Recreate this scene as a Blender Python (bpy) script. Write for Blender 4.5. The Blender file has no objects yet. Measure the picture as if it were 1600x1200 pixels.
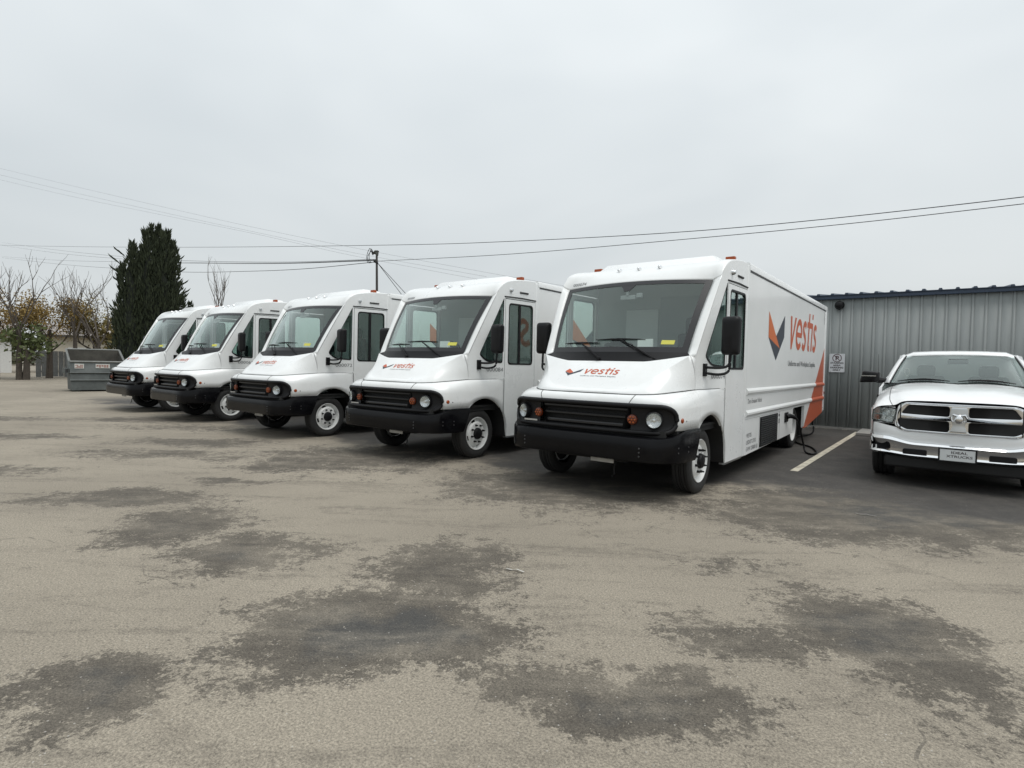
import bpy, bmesh, math, random
from mathutils import Vector, Matrix
from mathutils.bvhtree import BVHTree
random.seed(7)
rad = math.radians
SC = bpy.context.scene
COL = SC.collection

# ------------------------------------------------------------------ camera
cam_d = bpy.data.cameras.new('camera')
cam = bpy.data.objects.new('camera', cam_d); COL.objects.link(cam)
cam_d.sensor_width = 36.0
cam_d.lens = 883.08 / 1600 * 36.0
cam_d.clip_end = 2000
_r = Vector((0.79568, 0.60537, 0.02050)); _u = Vector((-0.03812, 0.01627, 0.99914)); _f = Vector((-0.60451, 0.79578, -0.03602))
M3 = Matrix((_r, _u, -_f)).transposed().to_4x4()
cam.matrix_world = Matrix.Translation((0, 0, 1.561)) @ M3
SC.camera = cam

# ------------------------------------------------------------------ sky and light (overcast)
SUN_EL, SUN_AZ = rad(66), rad(92)
w = bpy.data.worlds.new('World'); SC.world = w; w.use_nodes = True
nt = w.node_tree; nt.nodes.clear()
def wn(t, **k):
    n = nt.nodes.new(t)
    for a, b in k.items(): setattr(n, a, b)
    return n
out = wn('ShaderNodeOutputWorld'); mixs = wn('ShaderNodeMixShader')
bg1 = wn('ShaderNodeBackground'); bg2 = wn('ShaderNodeBackground')
sky = wn('ShaderNodeTexSky', sky_type='NISHITA', sun_disc=False, sun_elevation=SUN_EL, sun_rotation=SUN_AZ, dust_density=4.0, air_density=1.5)
bg1.inputs[1].default_value = 0.10
nt.links.new(sky.outputs[0], bg1.inputs[0])
tc = wn('ShaderNodeTexCoord'); mp = wn('ShaderNodeMapping'); mp.inputs['Scale'].default_value = (1.0, 1.0, 2.6)
no = wn('ShaderNodeTexNoise'); no.inputs['Scale'].default_value = 1.5; no.inputs['Detail'].default_value = 3; no.inputs['Roughness'].default_value = 0.5; no.inputs['Distortion'].default_value = 0.4
nt.links.new(tc.outputs['Generated'], mp.inputs[0]); nt.links.new(mp.outputs[0], no.inputs['Vector'])
cr_ = wn('ShaderNodeValToRGB')
cr_.color_ramp.elements[0].position = 0.28; cr_.color_ramp.elements[0].color = (0.585, 0.630, 0.655, 1)
cr_.color_ramp.elements[1].position = 0.72; cr_.color_ramp.elements[1].color = (0.725, 0.762, 0.775, 1)
nt.links.new(no.outputs['Fac'], cr_.inputs[0])
# an overcast sky is brighter overhead than at the horizon
sep = wn('ShaderNodeSeparateXYZ'); nt.links.new(tc.outputs['Generated'], sep.inputs[0])
mr = wn('ShaderNodeMapRange'); mr.inputs['From Min'].default_value = 0.0; mr.inputs['From Max'].default_value = 1.0
mr.inputs['To Min'].default_value = 0.87; mr.inputs['To Max'].default_value = 1.45
nt.links.new(sep.outputs['Z'], mr.inputs['Value'])
nt.links.new(cr_.outputs[0], bg2.inputs[0]); nt.links.new(mr.outputs[0], bg2.inputs[1])
mixs.inputs[0].default_value = 0.93
nt.links.new(bg1.outputs[0], mixs.inputs[1]); nt.links.new(bg2.outputs[0], mixs.inputs[2]); nt.links.new(mixs.outputs[0], out.inputs[0])

sd = bpy.data.lights.new('sun', 'SUN'); sd.energy = 1.45; sd.angle = rad(40); sd.color = (1.0, 0.97, 0.93)
sun = bpy.data.objects.new('sun', sd); COL.objects.link(sun)
_sd = Vector((math.sin(SUN_AZ) * math.cos(SUN_EL), math.cos(SUN_AZ) * math.cos(SUN_EL), math.sin(SUN_EL)))
sun.rotation_euler = _sd.to_track_quat('Z', 'Y').to_euler()
SC.view_settings.view_transform = 'Standard'; SC.view_settings.look = 'None'; SC.view_settings.gamma = 1
SC.view_settings.exposure = 0.14
SC.view_settings.use_curve_mapping = False
SC.render.engine = 'CYCLES'
SC.cycles.max_bounces = 10; SC.cycles.transparent_max_bounces = 24; SC.cycles.glossy_bounces = 4

# ------------------------------------------------------------------ materials
MATS = {}
def mat(name, col, rough=0.5, metal=0.0, var=0.0, vscale=8.0, bump=0.0, bscale=60.0, coat=0.0, spec=0.5, emis=None):
    if name in MATS: return MATS[name]
    m = bpy.data.materials.new(name); m.use_nodes = True; MATS[name] = m
    t = m.node_tree; p = t.nodes['Principled BSDF']
    p.inputs['Base Color'].default_value = (*col, 1); p.inputs['Roughness'].default_value = rough
    p.inputs['Metallic'].default_value = metal; p.inputs['Coat Weight'].default_value = coat
    p.inputs['Coat Roughness'].default_value = 0.06; p.inputs['Specular IOR Level'].default_value = spec
    c = t.nodes.new('ShaderNodeTexCoord')
    if var > 0:
        n = t.nodes.new('ShaderNodeTexNoise'); n.inputs['Scale'].default_value = vscale; n.inputs['Detail'].default_value = 6; n.inputs['Roughness'].default_value = 0.65
        t.links.new(c.outputs['Object'], n.inputs['Vector'])
        r = t.nodes.new('ShaderNodeValToRGB'); r.color_ramp.elements[0].position = 0.3; r.color_ramp.elements[1].position = 0.7
        r.color_ramp.elements[0].color = (*[max(0, x * (1 - var)) for x in col], 1); r.color_ramp.elements[1].color = (*[min(1, x * (1 + var)) for x in col], 1)
        t.links.new(n.outputs['Fac'], r.inputs[0]); t.links.new(r.outputs[0], p.inputs['Base Color'])
        rr = t.nodes.new('ShaderNodeMapRange'); rr.inputs['To Min'].default_value = max(0.02, rough * 0.8); rr.inputs['To Max'].default_value = min(1, rough * 1.25)
        t.links.new(n.outputs['Fac'], rr.inputs['Value']); t.links.new(rr.outputs[0], p.inputs['Roughness'])
    if bump > 0:
        n2 = t.nodes.new('ShaderNodeTexNoise'); n2.inputs['Scale'].default_value = bscale; n2.inputs['Detail'].default_value = 3
        t.links.new(c.outputs['Object'], n2.inputs['Vector'])
        b = t.nodes.new('ShaderNodeBump'); b.inputs['Strength'].default_value = bump; b.inputs['Distance'].default_value = 0.01
        t.links.new(n2.outputs['Fac'], b.inputs['Height']); t.links.new(b.outputs[0], p.inputs['Normal'])
    return m
def glass(name, tint, rough=0.0, refl=1.0):
    if name in MATS: return MATS[name]
    m = bpy.data.materials.new(name); m.use_nodes = True; MATS[name] = m
    t = m.node_tree; t.nodes.clear()
    o = t.nodes.new('ShaderNodeOutputMaterial'); mx = t.nodes.new('ShaderNodeMixShader'); tr = t.nodes.new('ShaderNodeBsdfTransparent'); gl = t.nodes.new('ShaderNodeBsdfGlossy')
    fr = t.nodes.new('ShaderNodeFresnel'); ge = t.nodes.new('ShaderNodeNewGeometry'); io = t.nodes.new('ShaderNodeMapRange')
    io.inputs['To Min'].default_value = 1.5; io.inputs['To Max'].default_value = 1 / 1.5; t.links.new(ge.outputs['Backfacing'], io.inputs['Value']); t.links.new(io.outputs[0], fr.inputs['IOR'])
    ml = t.nodes.new('ShaderNodeMath'); ml.operation = 'MULTIPLY_ADD'; ml.inputs[1].default_value = 2.0 * refl; ml.inputs[2].default_value = 0.01; ml.use_clamp = True
    tr.inputs[0].default_value = (*tint, 1); gl.inputs['Roughness'].default_value = rough; gl.inputs[0].default_value = (0.88, 0.97, 0.94, 1)
    t.links.new(fr.outputs[0], ml.inputs[0]); t.links.new(ml.outputs[0], mx.inputs[0]); t.links.new(tr.outputs[0], mx.inputs[1]); t.links.new(gl.outputs[0], mx.inputs[2]); t.links.new(mx.outputs[0], o.inputs[0])
    return m

def van_paint():
    m = mat('van_white_paint', (0.80, 0.815, 0.81), 0.28, coat=0.35); t = m.node_tree; p = t.nodes['Principled BSDF']; L = t.links
    c = t.nodes.new('ShaderNodeTexCoord'); oi = t.nodes.new('ShaderNodeObjectInfo'); ad = t.nodes.new('ShaderNodeVectorMath'); ad.operation = 'ADD'; L.new(c.outputs['Object'], ad.inputs[0])
    sc_ = t.nodes.new('ShaderNodeVectorMath'); sc_.operation = 'SCALE'; L.new(oi.outputs['Location'], sc_.inputs[0]); sc_.inputs['Scale'].default_value = 3.7; L.new(sc_.outputs[0], ad.inputs[1])
    a = t.nodes.new('ShaderNodeTexNoise'); a.inputs['Scale'].default_value = 1.9; a.inputs['Detail'].default_value = 9; a.inputs['Roughness'].default_value = .72; L.new(ad.outputs[0], a.inputs[0])
    r = t.nodes.new('ShaderNodeValToRGB'); r.color_ramp.elements[0].position = .30; r.color_ramp.elements[0].color = (.755, .765, .755, 1); r.color_ramp.elements[1].position = .52; r.color_ramp.elements[1].color = (.80, .815, .812, 1); L.new(a.outputs['Fac'], r.inputs[0]); L.new(r.outputs[0], p.inputs['Base Color'])
    q = t.nodes.new('ShaderNodeMapRange'); q.inputs['From Min'].default_value = .3; q.inputs['From Max'].default_value = .7; q.inputs['To Min'].default_value = .36; q.inputs['To Max'].default_value = .24; L.new(a.outputs['Fac'], q.inputs[0]); L.new(q.outputs[0], p.inputs['Roughness'])
    return m
WHITE = van_paint()
WHITE2 = mat('pickup_white_paint', (0.82, 0.83, 0.83), 0.22, var=0.015, vscale=3, coat=0.6)
BOXW = None
BLACK = mat('black_moulded_plastic', (0.007, 0.007, 0.008), 0.45, spec=0.25, var=0.25, vscale=14, bump=0.05, bscale=400)
BLACKG = mat('black_satin_paint', (0.004, 0.004, 0.005), 0.20, var=0.3, vscale=5, spec=0.20)
DARK = mat('dark_underbody', (0.010, 0.010, 0.010), 0.75)
RUBBER = mat('tyre_rubber', (0.018, 0.018, 0.018), 0.72, var=0.25, vscale=12, bump=0.1, bscale=90)
RIMW = mat('white_wheel_paint', (0.70, 0.71, 0.70), 0.35, var=0.06, vscale=9)
CHROME = mat('chrome', (0.82, 0.83, 0.84), 0.07, 1.0, var=0.04, vscale=6)
ALU = mat('brushed_aluminium', (0.62, 0.64, 0.65), 0.32, 1.0)
REFL = mat('lamp_reflector', (0.58, 0.59, 0.60), 0.10, 1.0, bump=0.7, bscale=55)
AMBER = mat('amber_lens', (0.30, 0.055, 0.008), 0.25, var=0.35, vscale=60)
AMBERD = mat('amber_led', (0.30, 0.07, 0.015), 0.25)
RED = mat('red_lens', (0.35, 0.02, 0.015), 0.2)
ORANGE = mat('orange_vinyl', (0.52, 0.105, 0.042), 0.4)
ORANGE2 = mat('bright_orange_vinyl', (0.58, 0.14, 0.035), 0.4)
SLATE = mat('slate_vinyl', (0.035, 0.042, 0.058), 0.4)
GREYTXT = mat('grey_lettering', (0.16, 0.165, 0.17), 0.5)
DARKTXT = mat('dark_lettering', (0.05, 0.05, 0.055), 0.5)
YELLOW = mat('yellow_sticker', (0.60, 0.58, 0.10), 0.6)
PAPER = mat('paper', (0.75, 0.76, 0.74), 0.7)
SEAT = mat('seat_fabric', (0.022, 0.023, 0.026), 0.85)
BULK = mat('bulkhead_grey', (0.29, 0.31, 0.30), 0.6)
BULKL = mat('bulkhead_light_panel', (0.50, 0.52, 0.51), 0.6)
DASH = mat('dashboard_grey', (0.36, 0.38, 0.37), 0.6)
SEAM = mat('panel_seam_dark', (0.03, 0.03, 0.03), 0.7)
GLASS = glass('windshield_glass', (0.90, 0.97, 0.945))
GLASSD = glass('door_glass', (0.80, 0.90, 0.87))
GLASSC = glass('lamp_glass', (0.95, 0.96, 0.96))

# white side panels of the van box with the printed orange wedge at the rear
def box_material():
    m = bpy.data.materials.new('van_side_panel_with_orange_wedge'); m.use_nodes = True
    t = m.node_tree; p = t.nodes['Principled BSDF']; L = t.links
    c = t.nodes.new('ShaderNodeTexCoord'); s = t.nodes.new('ShaderNodeSeparateXYZ'); L.new(c.outputs['Object'], s.inputs[0])
    def mth(op, a, b=None):
        n = t.nodes.new('ShaderNodeMath'); n.operation = op
        for i, v in enumerate((a, b)):
            if v is None: continue
            if isinstance(v, (int, float)): n.inputs[i].default_value = v
            else: L.new(v, n.inputs[i])
        return n.outputs[0]
    line = mth('MULTIPLY_ADD', s.outputs['Y'], 0.77); line.node.inputs[2].default_value = 0.385 - 0.77 * 7.06
    a = mth('GREATER_THAN', line, s.outputs['Z'])
    b = mth('GREATER_THAN', mth('ABSOLUTE', s.outputs['X']), 1.18)
    d = mth('LESS_THAN', s.outputs['Y'], 9.26)
    e = mth('GREATER_THAN', s.outputs['Y'], 7.0)
    f = mth('MULTIPLY', mth('MULTIPLY', a, b), mth('MULTIPLY', d, e))
    n = t.nodes.new('ShaderNodeTexNoise'); n.inputs['Scale'].default_value = 1.7; n.inputs['Detail'].default_value = 6; L.new(c.outputs['Object'], n.inputs['Vector'])
    r = t.nodes.new('ShaderNodeValToRGB'); r.color_ramp.elements[0].position = 0.3; r.color_ramp.elements[1].position = 0.72
    r.color_ramp.elements[0].color = (0.755, 0.77, 0.76, 1); r.color_ramp.elements[1].color = (0.81, 0.82, 0.815, 1); L.new(n.outputs['Fac'], r.inputs[0])
    mx = t.nodes.new('ShaderNodeMix'); mx.data_type = 'RGBA'
    L.new(f, mx.inputs[0]); L.new(r.outputs[0], mx.inputs[6]); mx.inputs[7].default_value = (0.52, 0.105, 0.042, 1)
    L.new(mx.outputs[2], p.inputs['Base Color']); p.inputs['Roughness'].default_value = 0.33; p.inputs['Coat Weight'].default_value = 0.2
    n2 = t.nodes.new('ShaderNodeTexNoise'); n2.inputs['Scale'].default_value = 1.1; L.new(c.outputs['Object'], n2.inputs['Vector'])
    bp = t.nodes.new('ShaderNodeBump'); bp.inputs['Strength'].default_value = 0.25; bp.inputs['Distance'].default_value = 0.012; L.new(n2.outputs['Fac'], bp.inputs['Height']); L.new(bp.outputs[0], p.inputs['Normal'])
    return m
BOXW = box_material()

# ------------------------------------------------------------------ mesh helpers
def setp(o, label=None, cat=None, group=None, kind=None):
    if label: o['label'] = label
    if cat: o['category'] = cat
    if group: o['group'] = group
    if kind: o['kind'] = kind
    return o
def empty(name, loc=(0, 0, 0), rz=0.0):
    o = bpy.data.objects.new(name, None); COL.objects.link(o); o.location = loc; o.rotation_euler = (0, 0, rz); o.empty_display_size = 0.2
    return o
def catmull(pts, n):
    pts = [Vector(p) for p in pts]; out = []
    P = [pts[0] * 2 - pts[1]] + pts + [pts[-1] * 2 - pts[-2]]
    for i in range(1, len(P) - 2):
        for k in range(n):
            t = k / n; a, b, c, d = P[i - 1], P[i], P[i + 1], P[i + 2]
            out.append(0.5 * ((2 * b) + (c - a) * t + (2 * a - 5 * b + 4 * c - d) * t * t + (3 * b - a - 3 * c + d) * t ** 3))
    out.append(pts[-1].copy())
    return out
def rpoly(pts, r, n=5):
    """polygon with rounded corners (2D)"""
    out = []; N = len(pts)
    for i in range(N):
        p = Vector(pts[i]); a = Vector(pts[i - 1]) - p; b = Vector(pts[(i + 1) % N]) - p
        rr = r[i] if isinstance(r, (list, tuple)) else r
        d = min(rr, a.length * 0.45, b.length * 0.45); s = p + a.normalized() * d; e = p + b.normalized() * d
        if d < 1e-4: out.append(tuple(p)); continue
        for k in range(n + 1):
            t = k / n; q = s * (1 - t) ** 2 + p * 2 * t * (1 - t) + e * t * t; out.append((q.x, q.y))
    return out
def tubepath(pts, r, seg=8, cap=True):
    pts = [Vector(p) for p in pts]; vs = []; fs = []
    n = len(pts); up = Vector((0, 0, 1))
    for i, p in enumerate(pts):
        d = (pts[min(i + 1, n - 1)] - pts[max(i - 1, 0)]).normalized()
        ref = up if abs(d.dot(up)) < 0.95 else Vector((1, 0, 0))
        a = d.cross(ref).normalized(); b = a.cross(d)
        rr = r[i] if isinstance(r, (list, tuple)) else r
        for k in range(seg):
            an = 2 * math.pi * k / seg; vs.append(p + a * math.cos(an) * rr + b * math.sin(an) * rr)
    for i in range(n - 1):
        for k in range(seg):
            k2 = (k + 1) % seg; fs.append((i * seg + k, i * seg + k2, (i + 1) * seg + k2, (i + 1) * seg + k))
    if cap: fs.append(tuple(range(seg))); fs.append(tuple(range((n - 1) * seg, n * seg))[::-1])
    return vs, fs
def lathe(profile, seg=32, axis='X', skip=None):
    """profile: (radius, along)"""
    vs = []; fs = []; n = len(profile)
    for k in range(seg):
        a = 2 * math.pi * k / seg; c, s = math.cos(a), math.sin(a)
        for r, h in profile:
            vs.append({'X': (h, r * c, r * s), 'Y': (r * c, h, r * s), 'Z': (r * c, r * s, h)}[axis])
    for k in range(seg):
        k2 = (k + 1) % seg
        for i in range(n - 1):
            if skip and skip(i, k): continue
            fs.append((k * n + i, k * n + i + 1, k2 * n + i + 1, k2 * n + i))
    return vs, fs
def boxg(x0, x1, y0, y1, z0, z1):
    v = [(x0, y0, z0), (x1, y0, z0), (x1, y1, z0), (x0, y1, z0), (x0, y0, z1), (x1, y0, z1), (x1, y1, z1), (x0, y1, z1)]
    f = [(0, 3, 2, 1), (4, 5, 6, 7), (0, 1, 5, 4), (1, 2, 6, 5), (2, 3, 7, 6), (3, 0, 4, 7)]
    return v, f
def gridg(rows, closed=False):
    vs = [tuple(p) for r in rows for p in r]; m = len(rows[0]); fs = []
    for i in range(len(rows) - 1):
        for j in range(m - 1 + (1 if closed else 0)):
            j2 = (j + 1) % m; fs.append((i * m + j, i * m + j2, (i + 1) * m + j2, (i + 1) * m + j))
    return vs, fs
def plate(outline, holes=(), th=0.02, bev=0.0):
    """flat plate with holes in local XY, thickness along Z centred on 0"""
    cu = bpy.data.curves.new('tmp', 'CURVE'); cu.dimensions = '2D'; cu.fill_mode = 'BOTH'; cu.extrude = max(th / 2 - bev, 0); cu.bevel_depth = bev; cu.bevel_resolution = 1; cu.offset = -bev
    for loop in [outline] + list(holes):
        s = cu.splines.new('POLY'); s.points.add(len(loop) - 1); s.use_cyclic_u = True
        for q, p in zip(s.points, loop): q.co = (p[0], p[1], 0, 1)
    o = bpy.data.objects.new('tmp', cu); me = bpy.data.meshes.new_from_object(o)
    vs = [tuple(v.co) for v in me.vertices]; fs = [tuple(p.vertices) for p in me.polygons]
    bpy.data.objects.remove(o); bpy.data.curves.remove(cu); bpy.data.meshes.remove(me)
    return vs, fs
def textg(body, height=1.0, width=None, shear=0.0, bold=0.0, spacing=1.0, align='LEFT'):
    cu = bpy.data.curves.new('tmp', 'FONT'); cu.body = body; cu.size = 1.0; cu.shear = shear; cu.offset = bold; cu.space_character = spacing; cu.resolution_u = 3; cu.fill_mode = 'FRONT'
    o = bpy.data.objects.new('tmp', cu); me = bpy.data.meshes.new_from_object(o)
    vs = [tuple(v.co) for v in me.vertices]; fs = [tuple(p.vertices) for p in me.polygons]
    bpy.data.objects.remove(o); bpy.data.curves.remove(cu); bpy.data.meshes.remove(me)
    x0 = min(v[0] for v in vs); x1 = max(v[0] for v in vs); k = height / 0.72
    kx = width / (x1 - x0) if width else k
    vs = [((v[0] - x0) * kx, v[1] * k, 0) for v in vs]
    if align == 'CENTER':
        wd = (x1 - x0) * kx; vs = [(v[0] - wd / 2, v[1], 0) for v in vs]
    return vs, fs
class MB:
    def __init__(s): s.v = []; s.f = []
    def add(s, g, fn=None):
        vs, fs = g; o = len(s.v)
        s.v += [tuple(fn(*p)) if fn else tuple(p) for p in vs]; s.f += [tuple(i + o for i in f) for f in fs]
        return s
    def box(s, *a): return s.add(boxg(*a))
    def tube(s, pts, r, seg=8): return s.add(tubepath(pts, r, seg))
    def mirror(s):
        o = len(s.v); n = len(s.f)
        s.v += [(-x, y, z) for x, y, z in s.v]; s.f += [tuple(i + o for i in f[::-1]) for f in s.f[:n]]
        return s
    def mesh(s, name, m, sharp=35, weld=True, recalc=True):
        me = bpy.data.meshes.new(name); me.from_pydata([tuple(p) for p in s.v], [], s.f)
        bm = bmesh.new(); bm.from_mesh(me)
        if weld: bmesh.ops.remove_doubles(bm, verts=bm.verts, dist=0.0004)
        if recalc: bmesh.ops.recalc_face_normals(bm, faces=bm.faces)
        bm.to_mesh(me); bm.free()
        me.materials.append(m)
        if sharp is not None:
            me.shade_smooth(); me.set_sharp_from_angle(angle=rad(sharp))
        return me
    def build(s, name, m, parent=None, bevel=0.0, sharp=35, weld=True, solid=0.0, loc=None, recalc=True):
        o = bpy.data.objects.new(name, s.mesh(name, m, sharp, weld, recalc)); COL.objects.link(o); o.parent = parent
        if loc: o.location = loc
        if solid:
            md = o.modifiers.new('solid', 'SOLIDIFY'); md.thickness = solid; md.offset = -1
        if bevel:
            md = o.modifiers.new('bevel', 'BEVEL'); md.width = bevel; md.segments = 2; md.limit_method = 'ANGLE'; md.angle_limit = rad(40)
        return o
def link_copy(o, parent=None, name=None):
    c = o.copy(); COL.objects.link(c); c.parent = parent
    return c
def kids(o): return [c for c in list(bpy.data.objects) if c.parent == o]
def copy_tree(o, parent=None, children=None):
    c = link_copy(o, parent)
    for ch in children.get(o.name, []): copy_tree(ch, c, children)
    return c
def stroke(pts, wd):
    """flat ribbon along a 2D polyline"""
    pts = [Vector((p[0], p[1])) for p in pts]; vs = []; n = len(pts)
    for i, p in enumerate(pts):
        d1 = (p - pts[i - 1]).normalized() if i else (pts[1] - p).normalized()
        d2 = (pts[i + 1] - p).normalized() if i < n - 1 else d1
        d = (d1 + d2).normalized(); nn = Vector((-d.y, d.x)); k = 1 / max(0.5, nn.dot(Vector((-d1.y, d1.x))))
        vs += [(p.x + nn.x * wd / 2 * k, p.y + nn.y * wd / 2 * k, 0), (p.x - nn.x * wd / 2 * k, p.y - nn.y * wd / 2 * k, 0)]
    return vs, [(2 * i, 2 * i + 1, 2 * i + 3, 2 * i + 2) for i in range(n - 1)]
# ------------------------------------------------------------------ ground
def ground_material():
    m = bpy.data.materials.new('worn_asphalt'); m.use_nodes = True
    t = m.node_tree; p = t.nodes['Principled BSDF']; L = t.links
    def nd(ty, **k):
        n = t.nodes.new(ty)
        for a, b in k.items(): setattr(n, a, b)
        return n
    def noise(vec, sc, det=5, ro=0.6, dist=0.0):
        n = nd('ShaderNodeTexNoise'); n.inputs['Scale'].default_value = sc; n.inputs['Detail'].default_value = det; n.inputs['Roughness'].default_value = ro; n.inputs['Distortion'].default_value = dist
        L.new(vec, n.inputs['Vector']); return n
    def mth(op, a, b=None, c=None):
        n = nd('ShaderNodeMath', operation=op)
        for i, v in enumerate((a, b, c)):
            if v is None: continue
            if isinstance(v, (int, float)): n.inputs[i].default_value = v
            else: L.new(v, n.inputs[i])
        return n.outputs[0]
    def sstep(v, a, b, lo=0.0, hi=1.0):
        n = nd('ShaderNodeMapRange', interpolation_type='SMOOTHSTEP'); L.new(v, n.inputs['Value'])
        n.inputs['From Min'].default_value = a; n.inputs['From Max'].default_value = b; n.inputs['To Min'].default_value = lo; n.inputs['To Max'].default_value = hi
        return n.outputs[0]
    def mixc(f, a, b):
        n = nd('ShaderNodeMix', data_type='RGBA')
        if isinstance(f, (int, float)): n.inputs[0].default_value = f
        else: L.new(f, n.inputs[0])
        for i, v in ((6, a), (7, b)):
            if isinstance(v, tuple): n.inputs[i].default_value = (*v, 1)
            else: L.new(v, n.inputs[i])
        return n.outputs[2]
    c = nd('ShaderNodeTexCoord'); pos = c.outputs['Object']
    # ragged coordinates for the stains
    rot = nd('ShaderNodeVectorRotate', rotation_type='Z_AXIS'); rot.inputs['Angle'].default_value = -rad(37.22); L.new(pos, rot.inputs['Vector'])
    n1 = noise(rot.outputs[0], 0.9, 4, 0.6); n2 = noise(rot.outputs[0], 4.0, 6, 0.75)
    def warp(vec, nz, amp):
        s = nd('ShaderNodeVectorMath', operation='SUBTRACT'); L.new(nz.outputs['Color'], s.inputs[0]); s.inputs[1].default_value = (0.5, 0.5, 0.5)
        k = nd('ShaderNodeVectorMath', operation='MULTIPLY_ADD'); L.new(s.outputs[0], k.inputs[0]); k.inputs[1].default_value = (amp, amp, 0); L.new(vec, k.inputs[2])
        return k.outputs[0]
    q = warp(warp(rot.outputs[0], n1, 1.3), n2, 0.5)
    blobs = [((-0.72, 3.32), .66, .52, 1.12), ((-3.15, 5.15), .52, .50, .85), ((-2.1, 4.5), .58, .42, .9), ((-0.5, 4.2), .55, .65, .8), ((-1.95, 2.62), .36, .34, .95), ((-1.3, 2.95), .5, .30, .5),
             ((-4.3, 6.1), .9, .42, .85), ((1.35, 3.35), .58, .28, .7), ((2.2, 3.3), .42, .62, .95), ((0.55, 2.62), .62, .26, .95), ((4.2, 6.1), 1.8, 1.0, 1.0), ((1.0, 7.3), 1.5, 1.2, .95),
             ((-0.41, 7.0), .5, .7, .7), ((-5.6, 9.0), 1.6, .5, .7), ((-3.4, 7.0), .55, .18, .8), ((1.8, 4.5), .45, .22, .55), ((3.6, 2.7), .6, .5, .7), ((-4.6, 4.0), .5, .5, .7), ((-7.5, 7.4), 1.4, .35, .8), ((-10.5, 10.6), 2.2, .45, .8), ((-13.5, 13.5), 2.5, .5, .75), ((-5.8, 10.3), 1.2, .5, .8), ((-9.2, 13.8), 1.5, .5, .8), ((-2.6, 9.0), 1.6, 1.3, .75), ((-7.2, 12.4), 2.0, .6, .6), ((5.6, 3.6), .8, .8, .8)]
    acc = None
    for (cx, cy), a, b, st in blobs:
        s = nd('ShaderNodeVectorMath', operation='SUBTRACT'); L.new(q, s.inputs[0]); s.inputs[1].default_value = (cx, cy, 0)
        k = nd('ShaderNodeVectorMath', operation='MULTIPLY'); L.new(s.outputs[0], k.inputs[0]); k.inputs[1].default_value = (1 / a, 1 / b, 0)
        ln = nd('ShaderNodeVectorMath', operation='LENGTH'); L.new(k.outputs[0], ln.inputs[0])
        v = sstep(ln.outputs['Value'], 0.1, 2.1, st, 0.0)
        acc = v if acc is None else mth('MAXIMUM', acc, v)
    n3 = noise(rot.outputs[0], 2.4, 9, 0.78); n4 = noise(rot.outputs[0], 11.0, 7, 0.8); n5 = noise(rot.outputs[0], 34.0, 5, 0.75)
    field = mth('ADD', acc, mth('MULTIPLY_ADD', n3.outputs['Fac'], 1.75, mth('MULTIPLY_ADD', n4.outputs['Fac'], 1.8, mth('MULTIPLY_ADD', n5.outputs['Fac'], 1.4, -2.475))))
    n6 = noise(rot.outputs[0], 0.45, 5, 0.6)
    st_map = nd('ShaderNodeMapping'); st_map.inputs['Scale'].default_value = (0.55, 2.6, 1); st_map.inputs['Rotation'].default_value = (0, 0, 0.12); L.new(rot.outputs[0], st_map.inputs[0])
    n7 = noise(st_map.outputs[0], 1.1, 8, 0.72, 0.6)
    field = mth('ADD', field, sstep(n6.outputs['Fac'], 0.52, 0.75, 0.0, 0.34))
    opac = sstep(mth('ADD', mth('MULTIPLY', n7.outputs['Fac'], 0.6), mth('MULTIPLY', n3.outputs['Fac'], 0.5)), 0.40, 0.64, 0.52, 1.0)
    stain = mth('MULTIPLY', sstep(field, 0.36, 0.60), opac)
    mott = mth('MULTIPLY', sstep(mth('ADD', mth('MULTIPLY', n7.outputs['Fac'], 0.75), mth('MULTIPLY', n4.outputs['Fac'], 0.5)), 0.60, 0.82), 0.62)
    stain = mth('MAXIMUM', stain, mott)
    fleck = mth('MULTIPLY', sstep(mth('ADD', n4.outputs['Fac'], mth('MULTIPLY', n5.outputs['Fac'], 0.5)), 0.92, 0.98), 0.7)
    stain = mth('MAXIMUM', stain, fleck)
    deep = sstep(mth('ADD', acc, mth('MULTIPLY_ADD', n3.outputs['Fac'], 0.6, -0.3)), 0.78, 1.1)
    # the darker, newer asphalt of the parking bays, plus contact shade painted under the vans
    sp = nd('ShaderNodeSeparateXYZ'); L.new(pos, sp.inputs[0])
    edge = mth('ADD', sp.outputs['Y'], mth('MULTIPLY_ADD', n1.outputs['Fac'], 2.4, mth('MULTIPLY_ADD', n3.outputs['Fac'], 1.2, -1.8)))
    edge = mth('ADD', edge, sstep(sp.outputs['X'], -3.0, -2.1, 1.25, 0.0))  # brings the dark tone forward as painted shade beneath the van fronts
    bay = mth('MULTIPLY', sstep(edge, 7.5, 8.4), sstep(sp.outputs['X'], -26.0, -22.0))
    # colours
    fine = noise(pos, 34, 5, 0.85); grit = noise(pos, 85, 4, 0.85); big = noise(pos, 0.35, 4, 0.55)
    dry = mixc(sstep(big.outputs['Fac'], 0.3, 0.7), (0.258, 0.228, 0.182), (0.325, 0.288, 0.230))
    dry = mixc(sstep(fine.outputs['Fac'], 0.38, 0.68, 0.0, 0.45), dry, (0.18, 0.16, 0.13))
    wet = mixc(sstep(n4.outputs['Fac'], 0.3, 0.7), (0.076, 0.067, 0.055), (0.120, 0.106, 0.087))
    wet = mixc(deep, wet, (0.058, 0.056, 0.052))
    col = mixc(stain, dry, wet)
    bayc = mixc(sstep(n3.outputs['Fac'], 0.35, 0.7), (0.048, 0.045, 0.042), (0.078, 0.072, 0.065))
    col = mixc(bay, col, bayc)
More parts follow.
